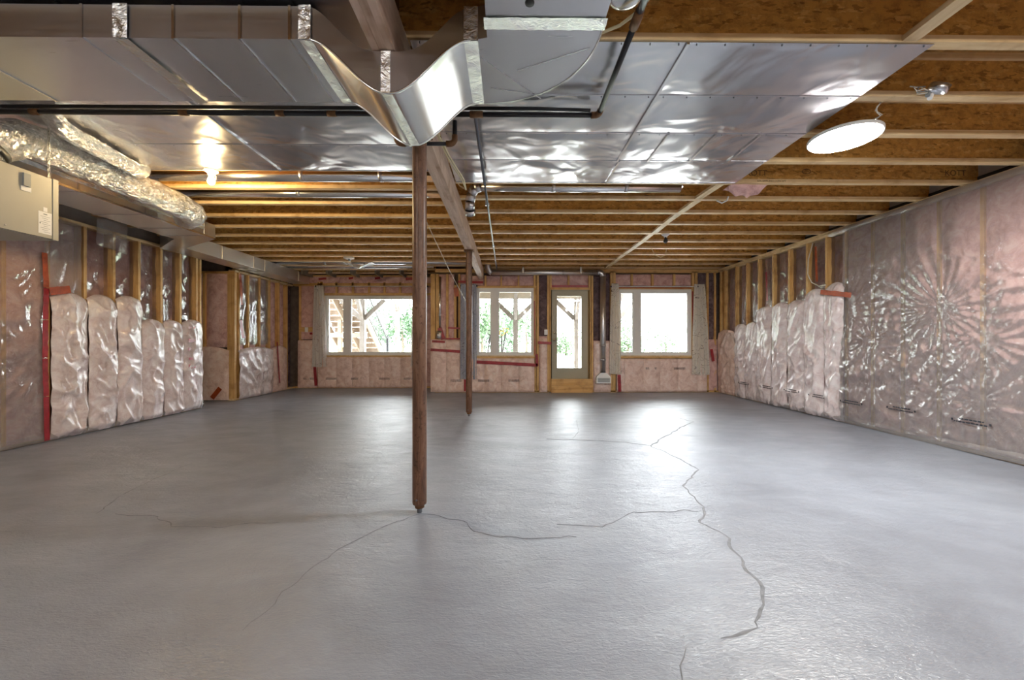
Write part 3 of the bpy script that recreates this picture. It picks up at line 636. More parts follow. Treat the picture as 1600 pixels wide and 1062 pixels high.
# ---------------------------------------------------------------- windows and door
def window(name, R, Y, mull_px, label):
    x0, x1, z0, z1 = R; y0, y1 = Y+.02, Y+.11; fw = .062
    fr = MB().box(x0, x1, y0, y1, z0, z0+fw).box(x0, x1, y0, y1, z1-fw, z1).box(x0, x0+fw, y0, y1, z0+fw, z1-fw).box(x1-fw, x1, y0, y1, z0+fw, z1-fw)
    wo = struct(name, fr, 'vinyl', label, 'window')
    ma, mb_ = onY(mull_px[0], 500, Y).x, onY(mull_px[1], 500, Y).x
    obj('mullion', MB().box(ma, mb_, y0+.005, y1-.005, z0+fw, z1-fw), 'vinyl', wo)
    for a, b in ((x0+fw, ma), (mb_, x1-fw)):
        t = .028; c0, c1 = z0+fw, z1-fw
        obj('sash', MB().box(a, b, y0+.02, y1-.02, c0, c0+t).box(a, b, y0+.02, y1-.02, c1-t, c1).box(a, a+t, y0+.02, y1-.02, c0+t, c1-t).box(b-t, b, y0+.02, y1-.02, c0+t, c1-t), 'vinyl', wo)
        obj('pane', MB().box(a+t, b-t, Y+.062, Y+.066, c0+t, c1-t), 'glass', wo)
    obj('crank_handle', MB().box(x0+fw+.04, x0+fw+.12, Y+.0, Y+.02, z0+.01, z0+.035).bar((x0+fw+.08, Y-.0, z0+.03), (x0+fw+.12, Y-.02, z0+.03), .012, .012), 'vinyl', wo)
    obj('window_sill', MB().box(x0-.02, x1+.02, Y-.02, Y+.03, z0-.012, z0+.012), 'strap', wo)
    return wo
window('window_1', W1, YBL, (537, 546), 'wide white framed window looking out at the wooden deck stairs')
window('window_2', W2, YB, (768, 778), 'white framed window with yellow handled shovels behind its glass')
window('window_3', W3, YB, (991, 1001), 'white framed window between two cream printed curtains')
x0, x1, z0, z1 = DR; YD = YB+.05
gx0, gx1 = onY(871, 500, YB).x, onY(909, 500, YB).x; gz0, gz1 = onY(890, 575, YB).z, onY(890, 462, YB).z
dr = struct('door_1', MB().box(x0+.02, gx0, YD, YD+.045, z0+.01, z1-.02).box(gx1, x1-.02, YD, YD+.045, z0+.01, z1-.02).box(gx0, gx1, YD, YD+.045, z0+.01, gz0).box(gx0, gx1, YD, YD+.045, gz1, z1-.02), 'doorpaint', 'khaki painted garden door with one tall glass pane', 'door')
obj('pane', MB().box(gx0, gx1, YD+.018, YD+.024, gz0, gz1), 'glass', dr)
t = .03
obj('glazing_bead', MB().box(gx0-t, gx0, YD-.012, YD, gz0-t, gz1+t).box(gx1, gx1+t, YD-.012, YD, gz0-t, gz1+t).box(gx0, gx1, YD-.012, YD, gz0-t, gz0).box(gx0, gx1, YD-.012, YD, gz1, gz1+t), 'doorpaint', dr)
hx = onY(866.5, 530, YB).x
obj('door_knob', MB().lathe((hx, YD, 1.20), [(.03, 0), (.03, .006), (.012, .01), (.012, .03), (.028, .04), (.03, .055), (.018, .068), (0, .07)], 16, Vector((0, -1, 0))), 'brass', dr)
obj('deadbolt', MB().lathe((hx, YD, 1.36), [(.026, 0), (.026, .012), (.01, .02), (0, .02)], 14, Vector((0, -1, 0))), 'brass', dr)
obj('door_frame', MB().box(x0-.005, x0+.018, YB-.0, YB+.12, z0, z1).box(x1-.018, x1+.005, YB, YB+.12, z0, z1).box(x0, x1, YB, YB+.12, z1-.018, z1+.005).box(x0, x1, YB+.03, YB+.12, z0-.02, z0+.008), 'doorpaint', dr)
for zz in (.6, 1.3, 2.1): obj('hinge', MB().box(x1-.024, x1-.012, YD-.006, YD, zz-.05, zz+.05), 'galv', dr)
st = thing('door_step', 'golden plywood step under the khaki garden door', 'step')
a = onY(861, 591, YB); b = onY(926, 612, YB)
obj('riser_board', MB().box(a.x, b.x-.03, YB-.04, YB-.001, .0, .31), 'stud_x', st)
obj('tread_board', MB().box(a.x-.01, b.x, YB-.11, YB-.041, .13, .165), 'stud_x', st)
obj('front_board', MB().box(a.x, b.x-.02, YB-.09, YB-.055, .0, .13), 'stud_x', st)

# ================================================================== BEAM AND POSTS
bm = thing('support_beam', 'thick laminated timber beam running overhead to the back wall', 'beam')
for k in range(3):
    xa = -.662+k*.0373
    obj('beam_ply', MB().box(xa, xa+.0366, -3.0, YB+.1, 2.58+(.002 if k == 1 else 0), ZJ-.001), 'beam', bm)
def post(Y, X, label):
    t = thing('steel_post', label, 'post', group='steel posts under the beam')
    obj('shaft', MB().lathe((X, Y, 0), [(.030, .058), (.046, .060), (.048, .068), (.048, 2.565)], 28), 'post', t)
    obj('collar', MB().lathe((X, Y, 0), [(.020, .032), (.032, .034), (.034, .056), (.030, .062)], 8), 'rustfit', t)
    obj('jack_screw', MB().lathe((X, Y, 0), [(.018, -.01)]+[(.0185 if i % 2 else .0155, .002+i*.004) for i in range(10)], 14), 'greypipe', t)
    obj('top_plate', MB().box(X-.075, X+.075, Y-.075, Y+.075, 2.566, 2.578), 'rustfit', t)
    for dx in (-.05, .05): obj('bolt', MB().lathe((X+dx, Y-.05, 2.556), [(.0, 0), (.011, 0), (.011, .01)], 6), 'rustfit', t)
    obj('weld_seam', MB().box(X+.0015, X+.005, Y-.0495, Y-.046, .07, 2.56), 'post', t)
    obj('bolt_head', MB().lathe((X-.01, Y-.047, .10), [(.007, 0), (.007, .004), (0, .005)], 8, Vector((0, -1, 0))), 'greypipe', t)
    return t
post(2.705, -.60, 'rusty brown steel post standing under the dipping silver duct')
post(6.19, -.605, 'rusty brown steel post standing beside the grey printed curtain')

# ================================================================== FOIL PANELS UNDER JOISTS
def panel(parent, x0, x1, y0, y1, seed, amp=.010):
    n = max(6, int((x1-x0)/.05))
    def fn(u, v):
        x = x0+u*(x1-x0); y = y0+v*(y1-y0); e = min(1, 6*v, 6*(1-v))
        h = amp*(fb((x, y*.8, seed), 2.6, seed)+.5*fb((x*1.5, y, seed), 6, seed)+.25)*e*min(1, .3+5*u, .3+5*(1-u))
        return Vector((0, 0, -abs(h)-.001))
    m = MB().sheet((x0, y1, ZJ-.003), (x1-x0, 0, 0), (0, y0-y1, 0), n, 12, fn)
    m.box(x0, x1, y1-.006, y1+.004, ZJ-.008, ZJ-.003)
    o = obj('metal_panel', m, 'pan', parent)
    sc = MB(); k = x0+.05
    while k < x1: sc.box(k-.003, k+.003, y0+.012, y0+.018, ZJ-.009, ZJ-.004); k += .16
    obj('nail', sc, 'greypipe', o)['kind'] = 'stuff'
    return o
pr = thing('return_air_panels', 'silver foil faced panels covering the joists beside the round disc light', 'duct panel')
XE = 2.38
rows = [2.185, 2.66, 3.145, 3.625, 4.125]
cuts = [[-.54, 1.0, XE], [-.54, 1.0, XE], [-.54, 1.0, 1.28, 1.66, 2.02, XE], [-.54, 1.02, XE]]
for r in range(4):
    for k in range(len(cuts[r])-1): panel(pr, cuts[r][k]+.002, cuts[r][k+1]-.002, rows[r]+.001, rows[r+1]-.001, r*7+k*3+1)
    for xs in cuts[r][1:-1]: obj('seam_cleat', MB().box(xs-.008, xs+.008, rows[r], rows[r+1], ZJ-.016, ZJ-.006), 'galvshine', pr)
pl_ = thing('return_air_panels', 'silver foil faced panels glowing under the lit bare bulb', 'duct panel')
rows = [1.90, 2.38, 2.87, 3.36, 3.86]
for r in range(4):
    for k, (a, b) in enumerate(((-4.15, -2.2), (-2.2, -.70))): panel(pl_, a+.002, b-.002, rows[r]+.001, rows[r+1]-.001, r*5+k*3+60)
    obj('seam_cleat', MB().box(-2.208, -2.192, rows[r], rows[r+1], ZJ-.016, ZJ-.006), 'galvshine', pl_)

# ================================================================== SUPPLY DUCT
Y0, Y1, ZB, ZTOP = 1.94, 2.45, 2.63, 2.79
sd = thing('supply_duct', 'big rectangular silver duct that dips under the timber beam', 'duct')
def ductbox(name, x0, x1, y0, y1, z0, z1, par, mat='galv'): return obj(name, MB().box(x0, x1, y0, y1, z0, z1), mat, par)
ductbox('trunk', -4.10, -.985, Y0, Y1, ZB, ZTOP, sd)
for xs in (-3.4, -2.75, -2.06, -1.87, -1.62, -1.30, -1.06):
    obj('seam_rib', MB().box(xs-.006, xs+.006, Y0-.006, Y1+.004, ZB-.006, ZTOP), 'galvshine' if xs != -2.06 else 'galv', sd)
def dip(X):
    t = (X+.985)/(.805); s_ = .5-.5*math.cos(2*math.pi*t); return -.262*s_
m = MB(); n = 48; xs = [-.985+.805*i/n for i in range(n+1)]
prof = [(x, ZB+dip(x)) for x in xs]; TH = .21
def strip(m, quads, smooth=True):
    vs = []
    for q_ in quads: vs += q_
    m.add(vs, [(2*i, 2*i+1, 2*i+3, 2*i+2) for i in range(len(quads)-1)], smooth)
strip(m, [((x, Y0, z), (x, Y1, z)) for x, z in prof])
m2 = MB(); 
def diptop(x): return ZTOP-.216*(1-(1+dip(x)/.262)**1.8)
strip(m2, [((x, Y1, diptop(x)), (x, Y0, diptop(x))) for x, z in prof])
m3 = MB(); strip(m3, [((x, Y0, diptop(x)), (x, Y0, z)) for x, z in prof], False)
m4 = MB(); strip(m4, [((x, Y1, z), (x, Y1, diptop(x))) for x, z in prof], False)
do = obj('dip_bottom', m, 'galvshine', sd)
for mm, nm in ((m2, 'dip_top'), (m3, 'dip_front'), (m4, 'dip_back')): obj(nm, mm, 'galv', sd)
for yy in (Y0, Y1): obj('rim', MB().tube([(x, yy, z) for x, z in prof], .006, 6), 'galvshine', sd)
def tape_rect(name, pts, par, mat='tape'): return obj(name, MB().add(pts, [(0, 1, 2, 3)]), mat, par)
for xs, wd in ((-1.87, .07), (-.985, .06), (-.18, .07)):
    z = ZB-.003-(.006 if xs == -1.87 else 0.002)
    obj('foil_tape', MB().sheet((xs-wd/2, Y0-.003, z), (wd, 0, 0), (0, Y1-Y0+.006, 0), 4, 20, lambda a, b: Vector((0, 0, -.0035*abs(fb((a*3, b*9, 1), 2))))), 'tape', sd)
    obj('foil_tape', MB().sheet((xs-wd/2, Y0-.0085, ZB-.006), (wd, 0, 0), (0, 0, .166), 4, 10, lambda a, b: Vector((0, -.003*abs(fb((a*3, b*9, 2), 2)), 0))), 'tape', sd)
# tape down the centre of the dip
strip_pts = [(x, ZB+dip(x)) for x in (-.61, -.60, -.585, -.57, -.56)]
mm = MB(); vs = []
for j in range(21):
    y = Y0-.004+(Y1-Y0+.008)*j/20
    for (x, z) in [(-.615+.0125*i, 0) for i in range(5)]: vs.append((x+.02*(j/20), y, ZB+dip(x+.02*j/20)-.004-.003*abs(fb((x*30, y*12, 5)))))
mm.add(vs, [(j*5+i, j*5+i+1, (j+1)*5+i+1, (j+1)*5+i) for j in range(20) for i in range(4)], True); obj('foil_tape', mm, 'tape', sd)
obj('foil_tape', MB().box(-.618, -.572, Y0-.004, Y0-.001, ZB-.262, diptop(-.595)), 'rustfit' if False else 'tape', sd)
# elbow turning towards the furnace
cx, cy, R = -.12, 1.88, .565
poly = [(-.18, Y0), (-.18, Y1), (cx, Y1)]+[(cx+R*math.cos(math.radians(90-a)), cy+R*math.sin(math.radians(90-a))) for a in range(5, 91, 5)]+[(cx+R, 1.83), (-.10, 1.83), (-.10, Y0-.02)]
obj('elbow', MB().prism(poly, ZB, ZTOP), 'galv', sd)
rp = [Vector((x, y, ZB)) for x, y in poly[1:22]]
obj('elbow_rim', MB().tube(rp, .005, 6), 'galvshine', sd)
ductbox('furnace_run', -.10, .445, -1.2, 1.828, ZB, ZTOP, sd)
obj('foil_tape', MB().sheet((-.11, 1.795, ZB-.004), (.565, 0, 0), (0, .07, 0), 24, 4, lambda a, b: Vector((0, 0, -.005*abs(fb((a*14, b*3, 1), 1.5))))), 'tape', sd)
obj('access_plug', MB().lathe((.095, 1.72, ZB-.002), [(0, -.003), (.02, -.003), (.021, .003)], 16), 'black', sd)
for a_, b_ in (((-.14, 2.05), (.20, 2.40)), ((.05, 2.15), (.41, 1.98)), ((-.10, 2.30), (.20, 2.36))): obj('crease', MB().bar((a_[0], a_[1], ZB-.0005), (b_[0], b_[1], ZB-.0005), .008, .003), 'galvshine', sd)
# round take-off near the elbow
rd = thing('round_duct', 'short round silver duct tucked beside the black pipe and first joist', 'duct')
obj('pipe', MB().tube([(.575, 1.92, 2.85), (.575, 1.92, ZS)], .085, 28), 'galvshine', rd)
obj('end_cap', MB().lathe((.575, 1.92, 0), [(.001, 2.822), (.06, 2.823), (.080, 2.828), (.088, 2.838), (.088, 2.868), (.085, 2.872)], 28), 'galvshine', rd)
cb = obj('electric_cable', MB().tube([onZ(1030, -30, 2.79), onZ(1012, 0, 2.785), onZ(992, 22, 2.785), onZ(968, 40, 2.79), onZ(938, 52, 2.80), onZ(905, 58, 2.81)], .008, 8), 'yellowcable'); tag(cb, 'cream electric cable curving beside the round silver duct', 'cable')

# ================================================================== GAS PIPES
gp = thing('gas_pipe', 'black iron gas pipe running across under the foil panels', 'pipe')
GY, GZ = 2.72, 2.715
xl, xr_ = -4.13, onY(935, 180, GY).x
xd, xe = onY(708, 180, GY).x, onY(621, 235, GY+.1).x
obj('pipe_run', MB().tube([(xd, GY, GZ), (xr_-.03, GY, GZ)], .0165, 12), 'iron', gp)
obj('pipe_run', MB().tube([(xl, GY, GZ), (xe, GY, GZ)], .0165, 12), 'iron', gp)
obj('pipe_run', MB().tube([(xr_, GY-.03, GZ), (xr_, 1.9, GZ)], .0165, 12), 'iron', gp)
obj('pipe_run', MB().tube([(xr_, 1.9, GZ), (xr_, -.5, GZ)], .0175, 12), 'greypipe', gp)
obj('coupling', MB().tube([(xr_, 1.86, GZ), (xr_, 1.96, GZ)], .024, 10), 'rustfit', gp)
obj('elbow', MB().tube([(xr_-.05, GY, GZ)]+arc((xr_-.03, GY-.03, GZ), .03, 90, 0, 5, (1, 0, 0), (0, 1, 0))+[(xr_, GY-.05, GZ)], .022, 10), 'rustfit', gp)
GZ2 = 2.555; yd = GY+.085
obj('drop_pipe', MB().tube([(xd, yd, GZ), (xd, yd, GZ2+.03)], .0165, 12), 'iron', gp)
obj('elbow', MB().tube([(xd, yd, GZ2+.06)]+arc((xd-.035, yd, GZ2+.035), .035, 0, -90, 6, (1, 0, 0), (0, 0, 1))+[(xd-.06, yd, GZ2)], .021, 10), 'rustfit', gp)
obj('pipe_run', MB().tube([(xd-.04, yd, GZ2), (xe+.04, yd, GZ2)], .0135, 12), 'iron', gp)
obj('elbow', MB().tube([(xe+.06, yd, GZ2)]+arc((xe+.035, yd, GZ2+.035), .035, -90, -180, 6, (1, 0, 0), (0, 0, 1))+[(xe, yd, GZ2+.06)], .021, 10), 'rustfit', gp)
obj('drop_pipe', MB().tube([(xe, yd, GZ2+.05), (xe, yd, GZ)], .0165, 12), 'iron', gp)
obj('tee', MB().tube([(-.26, GY, GZ), (-.17, GY, GZ)], .023, 10), 'rustfit', gp)
for x in (-3.2, -2.2, -1.55, -1.2): obj('coupling', MB().tube([(x-.03, GY, GZ), (x+.03, GY, GZ)], .020, 10), 'rustfit', gp)
up = thing('water_pipe', 'dark thin pipe running just above the black gas pipe', 'pipe')
obj('pipe_run', MB().tube([(xl, GY+.03, 2.768), (-1.05, GY+.03, 2.772), (-.75, GY+.04, 2.775)], .013, 10), 'iron', up)
obj('pipe_run', MB().tube([(-.45, GY+.03, 2.775), (.2, GY+.03, 2.775), (xr_-.05, GY+.03, 2.765)], .012, 10), 'iron', up)
br = thing('gas_branch_pipe', 'thin grey pipe running lengthwise below the joists to the back wall', 'pipe')
obj('pipe_run', MB().tube([(-.225, GY+.02, GZ), (-.235, 5, GZ+.03), (-.245, 8.74, GZ+.045), (-.245, 8.79, GZ+.06), (-.245, 8.80, GZ+.11), (-.245, 8.80, ZS)], .0125, 10), 'greypipe', br)
for yy in (4.6, 6.6): obj('hanger', MB().box(-.262, -.215, yy, yy+.02, GZ+.02, GZ+.05).box(-.26, -.255, yy, yy+.02, GZ+.03, ZJ), 'galv', br)

# ================================================================== LEFT SIDE DUCTS
sdu = thing('side_duct', 'long rectangular silver duct along the top of the left wall', 'duct')
ductbox('wide_section', -4.75, -4.17, 1.6, 5.70, 2.62, 2.815, sdu, 'sidemetal')
for y in (2.3, 3.1, 3.9, 4.6, 5.15, 5.5): obj('seam_rib', MB().box(-4.756, -4.164, y-.008, y+.008, 2.614, 2.81), 'galv', sdu)
obj('edge_rib', MB().box(-4.172, -4.160, 1.6, 5.70, 2.614, 2.634), 'galvshine', sdu)
obj('foil_tape', MB().box(-4.168, -4.163, 3.0, 5.5, 2.70, 2.74), 'tape', sdu)
m = MB().add([(-4.75, 5.70, 2.62), (-4.17, 5.70, 2.62), (-4.17, 5.70, 2.815), (-4.75, 5.70, 2.815), (-5.32, 6.12, 2.585), (-4.93, 6.12, 2.585), (-4.93, 6.12, 2.815), (-5.32, 6.12, 2.815)],
             [(0, 4, 5, 1), (1, 5, 6, 2), (2, 6, 7, 3), (0, 3, 7, 4)]); obj('reducer', m, 'sidemetal', sdu)
ductbox('narrow_section', -5.32, -4.925, 6.12, 9.9, 2.585, 2.815, sdu, 'sidemetal')
for y in (6.9, 7.75, 8.1, 9.4): obj('seam_rib', MB().box(-5.325, -4.918, y-.008, y+.008, 2.579, 2.81), 'galv', sdu)
# flexible foil ducts
def flex(name, label, pts, r, seed, bands):
    t = thing(name, label, 'duct')
    P = []
    for a, b in zip(pts, pts[1:]):
        a = Vector(a); b = Vector(b); n = max(2, int((b-a).length/.022))
        P += [a.lerp(b, i/n) for i in range(n)]
    P.append(Vector(pts[-1])); 
    for _ in range(12): P = [P[0]]+[(P[i-1]+P[i]*2+P[i+1])/4 for i in range(1, len(P)-1)]+[P[-1]]
    rf = lambda i, k: 1+.05*fb((i*.12, math.cos(k*6.283/44)*1.5, math.sin(k*6.283/44)*1.5), 1, seed)+.10*max(0, ridge((i*.16, math.cos(k*6.283/44)*1.6, math.sin(k*6.283/44)*1.6), 1.1, seed))**2+.05*ridge((i*.45, math.cos(k*6.283/44)*4, math.sin(k*6.283/44)*4), 1.2, seed)-.07
    n = len(P); R = [r*min(1, .55+.45*math.sqrt(min(1, (n-1-i)/5))) for i in range(n)]
    obj('foil_sleeve', MB().tube(P, R, 44, True, rf), 'foil', t)
    for i in bands: obj('clamp_band', MB().tube([P[i], P[i+2]], r*1.06, 20), 'black', t)
    return t
flex('flexible_duct', 'fat crinkled foil insulated duct sagging along the side duct', [(-3.62, 2.72, 2.377), (-3.60, 2.74, 2.50), (-3.58, 2.95, 2.665), (-3.58, 3.6, 2.665), (-3.62, 4.4, 2.665), (-3.72, 4.75, 2.67), (-3.95, 4.92, 2.67), (-4.05, 4.95, 2.67)], .128, 3, (4,))
flex('flexible_duct', 'slim foil insulated duct ending at the joist by the lit bulb', [(-3.27, 2.86, 2.806), (-3.275, 2.89, 2.75), (-3.29, 3.0, 2.722), (-3.35, 3.45, 2.722), (-3.395, 3.70, 2.726), (-3.41, 3.765, 2.75), (-3.412, 3.775, 2.80)], .062, 8, ())
flex('flexible_duct', 'short foil insulated duct on the near end of the ventilation unit', [(-3.66, 2.42, 2.377), (-3.64, 2.40, 2.46), (-3.62, 2.2, 2.50), (-3.65, 1.6, 2.50)], .10, 13, (4,))
# ventilation unit
BX, BZ0, BZ1 = -3.40, 1.92, 2.375
hv = thing('ventilation_unit', 'beige metal ventilation box hanging from chains by the left wall', 'ventilation unit')
obj('case', MB().box(BX-.56, BX-.02, 2.2, 3.03, BZ0, BZ1), 'hrv', hv)
dp = obj('door_panel', MB().box(BX-.02, BX, 2.2, 3.0, BZ0+.004, BZ1-.004), 'hrv', hv)
obj('edge_trim', MB().box(BX-.03, BX+.004, 3.0, 3.035, BZ0, BZ1), 'strap' if False else 'hrv', hv)
a = onX(75, 340, BX); b = onX(97.5, 374, BX); b.y = 2.994; a.y = 2.91; lz0 = BZ0+.03; lz1 = lz0+.16
lb = obj('paper_label', MB().box(BX, BX+.001, a.y, b.y, lz0, lz1), 'label', dp)
mk = MB()
for k in range(9): mk.box(BX+.001, BX+.0015, a.y+.012+.01*(k % 3), b.y-.012-.012*(k % 2), lz1-.035-k*.014, lz1-.0325-k*.014)
mk.box(BX+.001, BX+.0015, a.y+.03, b.y-.03, lz1-.02, lz1-.012); mk.box(BX+.001, BX+.0015, a.y+.006, a.y+.014, lz0+.07, lz0+.08); obj('label_print', mk, 'steel', dp)
obj('badge', MB().box(BX, BX+.001, a.y+.03, a.y+.055, lz1+.004, lz1+.035), 'label', dp)
c0 = onX(35, 300, BX); obj('latch', MB().box(BX, BX+.012, c0.y, c0.y+.04, BZ1-.12, BZ1-.03), 'steel', dp); obj('latch_tag', MB().box(BX, BX+.003, c0.y-.01, c0.y+.05, BZ1-.155, BZ1-.122), 'label', dp)
obj('screw', MB().lathe((BX, 2.72, BZ0+.03), [(.006, 0), (.005, .003), (0, .003)], 8, Vector((1, 0, 0))), 'chain', dp)
def chain(x, y, z0, z1, par):
    m = MB(); z = z0; k = 0
    while z < z1:
        ax = Vector((1, 0, 0)) if k % 2 else Vector((0, 1, 0))
        m.tube([Vector((x, y, z+.012))+(ax*math.cos(t)*.006+Vector((0, 0, 1))*math.sin(t)*.016) for t in [i*math.pi/5 for i in range(11)]], .0022, 5, False); z += .024; k += 1
    return obj('hanging_chain', m, 'chain', par)
chain(BX-.012, 2.985, BZ1, ZJ-.01, hv); chain(BX-.5, 2.985, BZ1, ZJ-.01, hv)
hs = obj('drain_hose', MB().tube([(BX-.08, 2.72, BZ0-.0), (BX-.08, 2.70, 1.7), (BX-.07, 2.62, 1.35), (BX-.06, 2.54, .95), (BX-.07, 2.46, .5), (BX-.10, 2.42, .15), (BX-.2, 2.40, .022), (BX-.6, 2.36, .018)], .014, 10), 'hose'); tag(hs, 'grey drain hose hanging from the ventilation box to the floor', 'hose')
# ================================================================== ROUND DUCTS IN JOIST BAYS
def rduct(label, x0, x1, y, z, r, rings):
    t = thing('round_duct', label, 'duct', group=None)
    obj('pipe', MB().tube([(x0, y, z), ((x0+x1)/2, y, z-.005), (x1, y, z)], r, 20), 'galvshine', t)
    for x in rings: obj('joint_band', MB().tube([(x-.02, y, z), (x+.02, y, z)], r+.004, 20), 'galv', t)
    return t
rduct('round silver duct in the joist bay right behind the lit bulb', -4.20, -.67, 4.10, 2.870, .062, (-3.0, -2.1, -1.3))
rduct('slimmer round silver duct one joist bay beyond the lit bulb', -4.20, -.67, 4.60, 2.875, .05, (-2.4,))
rduct('round silver duct above the crumpled white plastic near the back wall', -5.0, -.67, 8.52, 2.865, .055, (-3.9, -2.0))
rduct('round silver duct in the last joist bay above the wide window', -5.0, -1.67, 9.0, 2.862, .05, (-3.0,))
rp_ = rduct('round silver duct behind the far edge of the foil panels', -.30, 1.9, 4.36, 2.86, .052, (.5, 1.3))
obj('riser', MB().tube([(1.88, 4.36, 2.86), (1.88, 4.36, ZS)], .05, 20), 'galvshine', rp_)
ev = thing('elbow_duct', 'short silver elbow duct hanging beside the timber beam', 'duct')
e0 = onZ(748, 290, 2.84); e1 = onZ(738, 312, 2.72); 
pts = [(-.30, 4.36, 2.86), (-.36, 4.37, 2.85), (-.40, 4.40, 2.80), (-.42, 4.42, 2.72), (-.425, 4.46, 2.64), (-.425, 4.50, 2.60)]
for k in range(4): obj('elbow_gore', MB().tube([pts[k], pts[k+1]], .056-.001*k, 18), 'galv', ev)
obj('collar', MB().tube([pts[4], pts[5]], .060, 18), 'galvshine', ev)
# vent pipe on the back wall
dv = thing('vent_duct', 'round silver vent pipe running over the garden door then down', 'duct')
vy = YB-.09; vz = onY(850, 425.5, vy).z; vx0 = onY(768, 425, vy).x; vx1 = onY(942, 500, vy).x; r = .066
obj('pipe_run', MB().tube([(vx0, vy, vz), (vx1-.09, vy, vz)], r, 20), 'sidemetal', dv)
obj('elbow', MB().tube(arc((vx1-.09, vy, vz-.09), .09, 90, 0, 6, (1, 0, 0), (0, 0, 1)), r+.002, 20), 'galv', dv)
vzb = onY(942, 582, vy).z
obj('down_pipe', MB().tube([(vx1, vy, vz-.09), (vx1, vy, vzb)], r-.002, 20), 'sidemetal', dv)
for x in (onY(880, 425, vy).x, onY(935, 425, vy).x): obj('joint_band', MB().tube([(x-.02, vy, vz), (x+.02, vy, vz)], r+.005, 20), 'galv', dv)
for zz in (onY(942, 540, vy).z, onY(942, 562, vy).z): obj('joint_band', MB().tube([(vx1, vy, zz-.02), (vx1, vy, zz+.02)], r+.004, 20), 'galv', dv)
obj('elbow', MB().tube([(vx0, vy, vz), (vx0-.03, vy-.005, vz+.008), (vx0-.06, vy-.03, vz+.045), (vx0-.08, vy-.06, vz+.11), (vx0-.08, vy-.065, vz+.2), (vx0-.08, vy-.065, ZS)], r+.003, 18), 'galv', dv)
for px in (817, 907):
    x = onY(px, 420, vy).x; obj('hanger_strap', MB().box(x-.02, x+.02, vy-r-.004, vy-r-.001, vz-.03, vz+.12).box(x-.02, x+.02, vy-r-.004, vy+.05, vz+.11, vz+.115), 'galvshine', dv)
b0 = onY(931, 589, vy); b1 = onY(953.5, 598, vy)
m = MB().box(b0.x, b1.x, vy-.08, YB-.01, b1.z, b0.z); obj('register_boot', m, 'white', dv)
m = MB().add([(b0.x, vy-.08, b0.z), (b1.x, vy-.08, b0.z), (b1.x, YB-.01, b0.z), (b0.x, YB-.01, b0.z), (vx1-r, vy-r, vzb), (vx1+r, vy-r, vzb), (vx1+r, vy+r, vzb), (vx1-r, vy+r, vzb)], [(0, 1, 5, 4), (1, 2, 6, 5), (2, 3, 7, 6), (3, 0, 4, 7)]); obj('transition', m, 'white', dv)
gz0_, gz1_ = b1.z+.022, b0.z-.018
obj('grille', MB().box(b0.x+.03, b1.x-.03, vy-.083, vy-.08, gz0_, gz1_), 'steel', dv)
for k in range(5): obj('louver', MB().box(b0.x+.03, b1.x-.03, vy-.09, vy-.083, gz0_+k*(gz1_-gz0_)/5, gz0_+k*(gz1_-gz0_)/5+.006), 'label', dv)
# conduit in the back wall stud bay
cd = thing('wall_pipe', 'capped white pipe standing in the stud bay beside the grey curtain', 'pipe')
a = onY(687, 432, YB-.02); b = onY(687, 520, YB-.02)
obj('pipe', MB().tube([(a.x, YB+.02, a.z), (a.x, YB+.02, b.z)], .03, 14), 'galvshine', cd); obj('base_wrap', MB().tube([(a.x-.01, YB-.02, b.z+.05), (a.x-.02, YB-.03, b.z-.13)], .065, 10), 'tape', cd)
# ================================================================== LIGHTS AND FITTINGS
def disc(label, c, R, tilt=(0, 0, 0), seen=True):
    t = thing('disc_light', label, 'ceiling light')
    ax = Vector((math.sin(tilt[0]), math.sin(tilt[1]), 1)); c = Vector(c)
    obj('lens', MB().lathe(c, [(R-.008, -.012), (R-.012, -.016), (R*.6, -.018), (.001, -.0185)], 40, ax), 'led', t)
    obj('rim', MB().lathe(c, [(R-.008, -.012), (R, -.010), (R, .012), (R-.02, .018), (.001, .018)], 40, ax), 'white', t)
    hy = RJ[13]-.03; obj('hook', MB().tube([(c.x, hy, c.z+.016), (c.x, hy, ZJ+.002)], .006, 6), 'cable', t)
    return t
dc = onZ(1319, 215, 2.745)
dl = disc('round white disc light hanging switched on below the joists', dc, .235)
wx = onY(1374, 160, 2.745).x; wv = [dc+Vector((.03, -.225, .013)), Vector((dc.x+.05, 2.81, 2.775)), Vector((dc.x-.0, 2.785, 2.785)), Vector((wx, 2.765, 2.80)), Vector((wx+.01, 2.75, 2.83)), Vector((wx+.01, 2.745, 2.95)), Vector((wx+.01, 2.745, ZS))]
obj('supply_wire', MB().tube(wv, .004, 6), 'cable', dl); obj('supply_wire', MB().tube([p+Vector((.02*math.sin(i*2), .01*math.cos(i), .01)) for i, p in enumerate(wv)], .0035, 6), 'cable', dl)
def holder(label, c, bulbmat, br=.031):
    t = thing('lamp_holder', label, 'ceiling light'); c = Vector(c)
    obj('base', MB().lathe(c, [(.001, 0), (.058, 0), (.060, -.012), (.045, -.024), (.028, -.032), (.026, -.05), (.001, -.052)], 24), 'white', t)
    obj('bulb', MB().lathe(c, [(.013, -.048), (.016, -.065), (br*.8, -.088), (br, -.108), (br*.9, -.125), (br*.5, -.139), (.001, -.143)], 24), bulbmat, t)
    return t
holder('added unseen fill bulb in white holder overhead nearest the drain hose', (-2.8, RJ[4]-.03, 2.818), 'fillbulb')  # this and the next two: unseen bulbs added to brighten the near room
holder('added unseen fill bulb in white holder near the concrete end wall', (2.9, RJ[4]-.03, 2.818), 'fillbulb')
holder('added unseen fill bulb in white holder close against the concrete end wall', (.9, RJ[1]-.03, 2.818), 'fillbulb')
bc = onZ(330, 270, 2.815); bc.y = 3.857; bc.x = onY(330, 270, 3.857).x
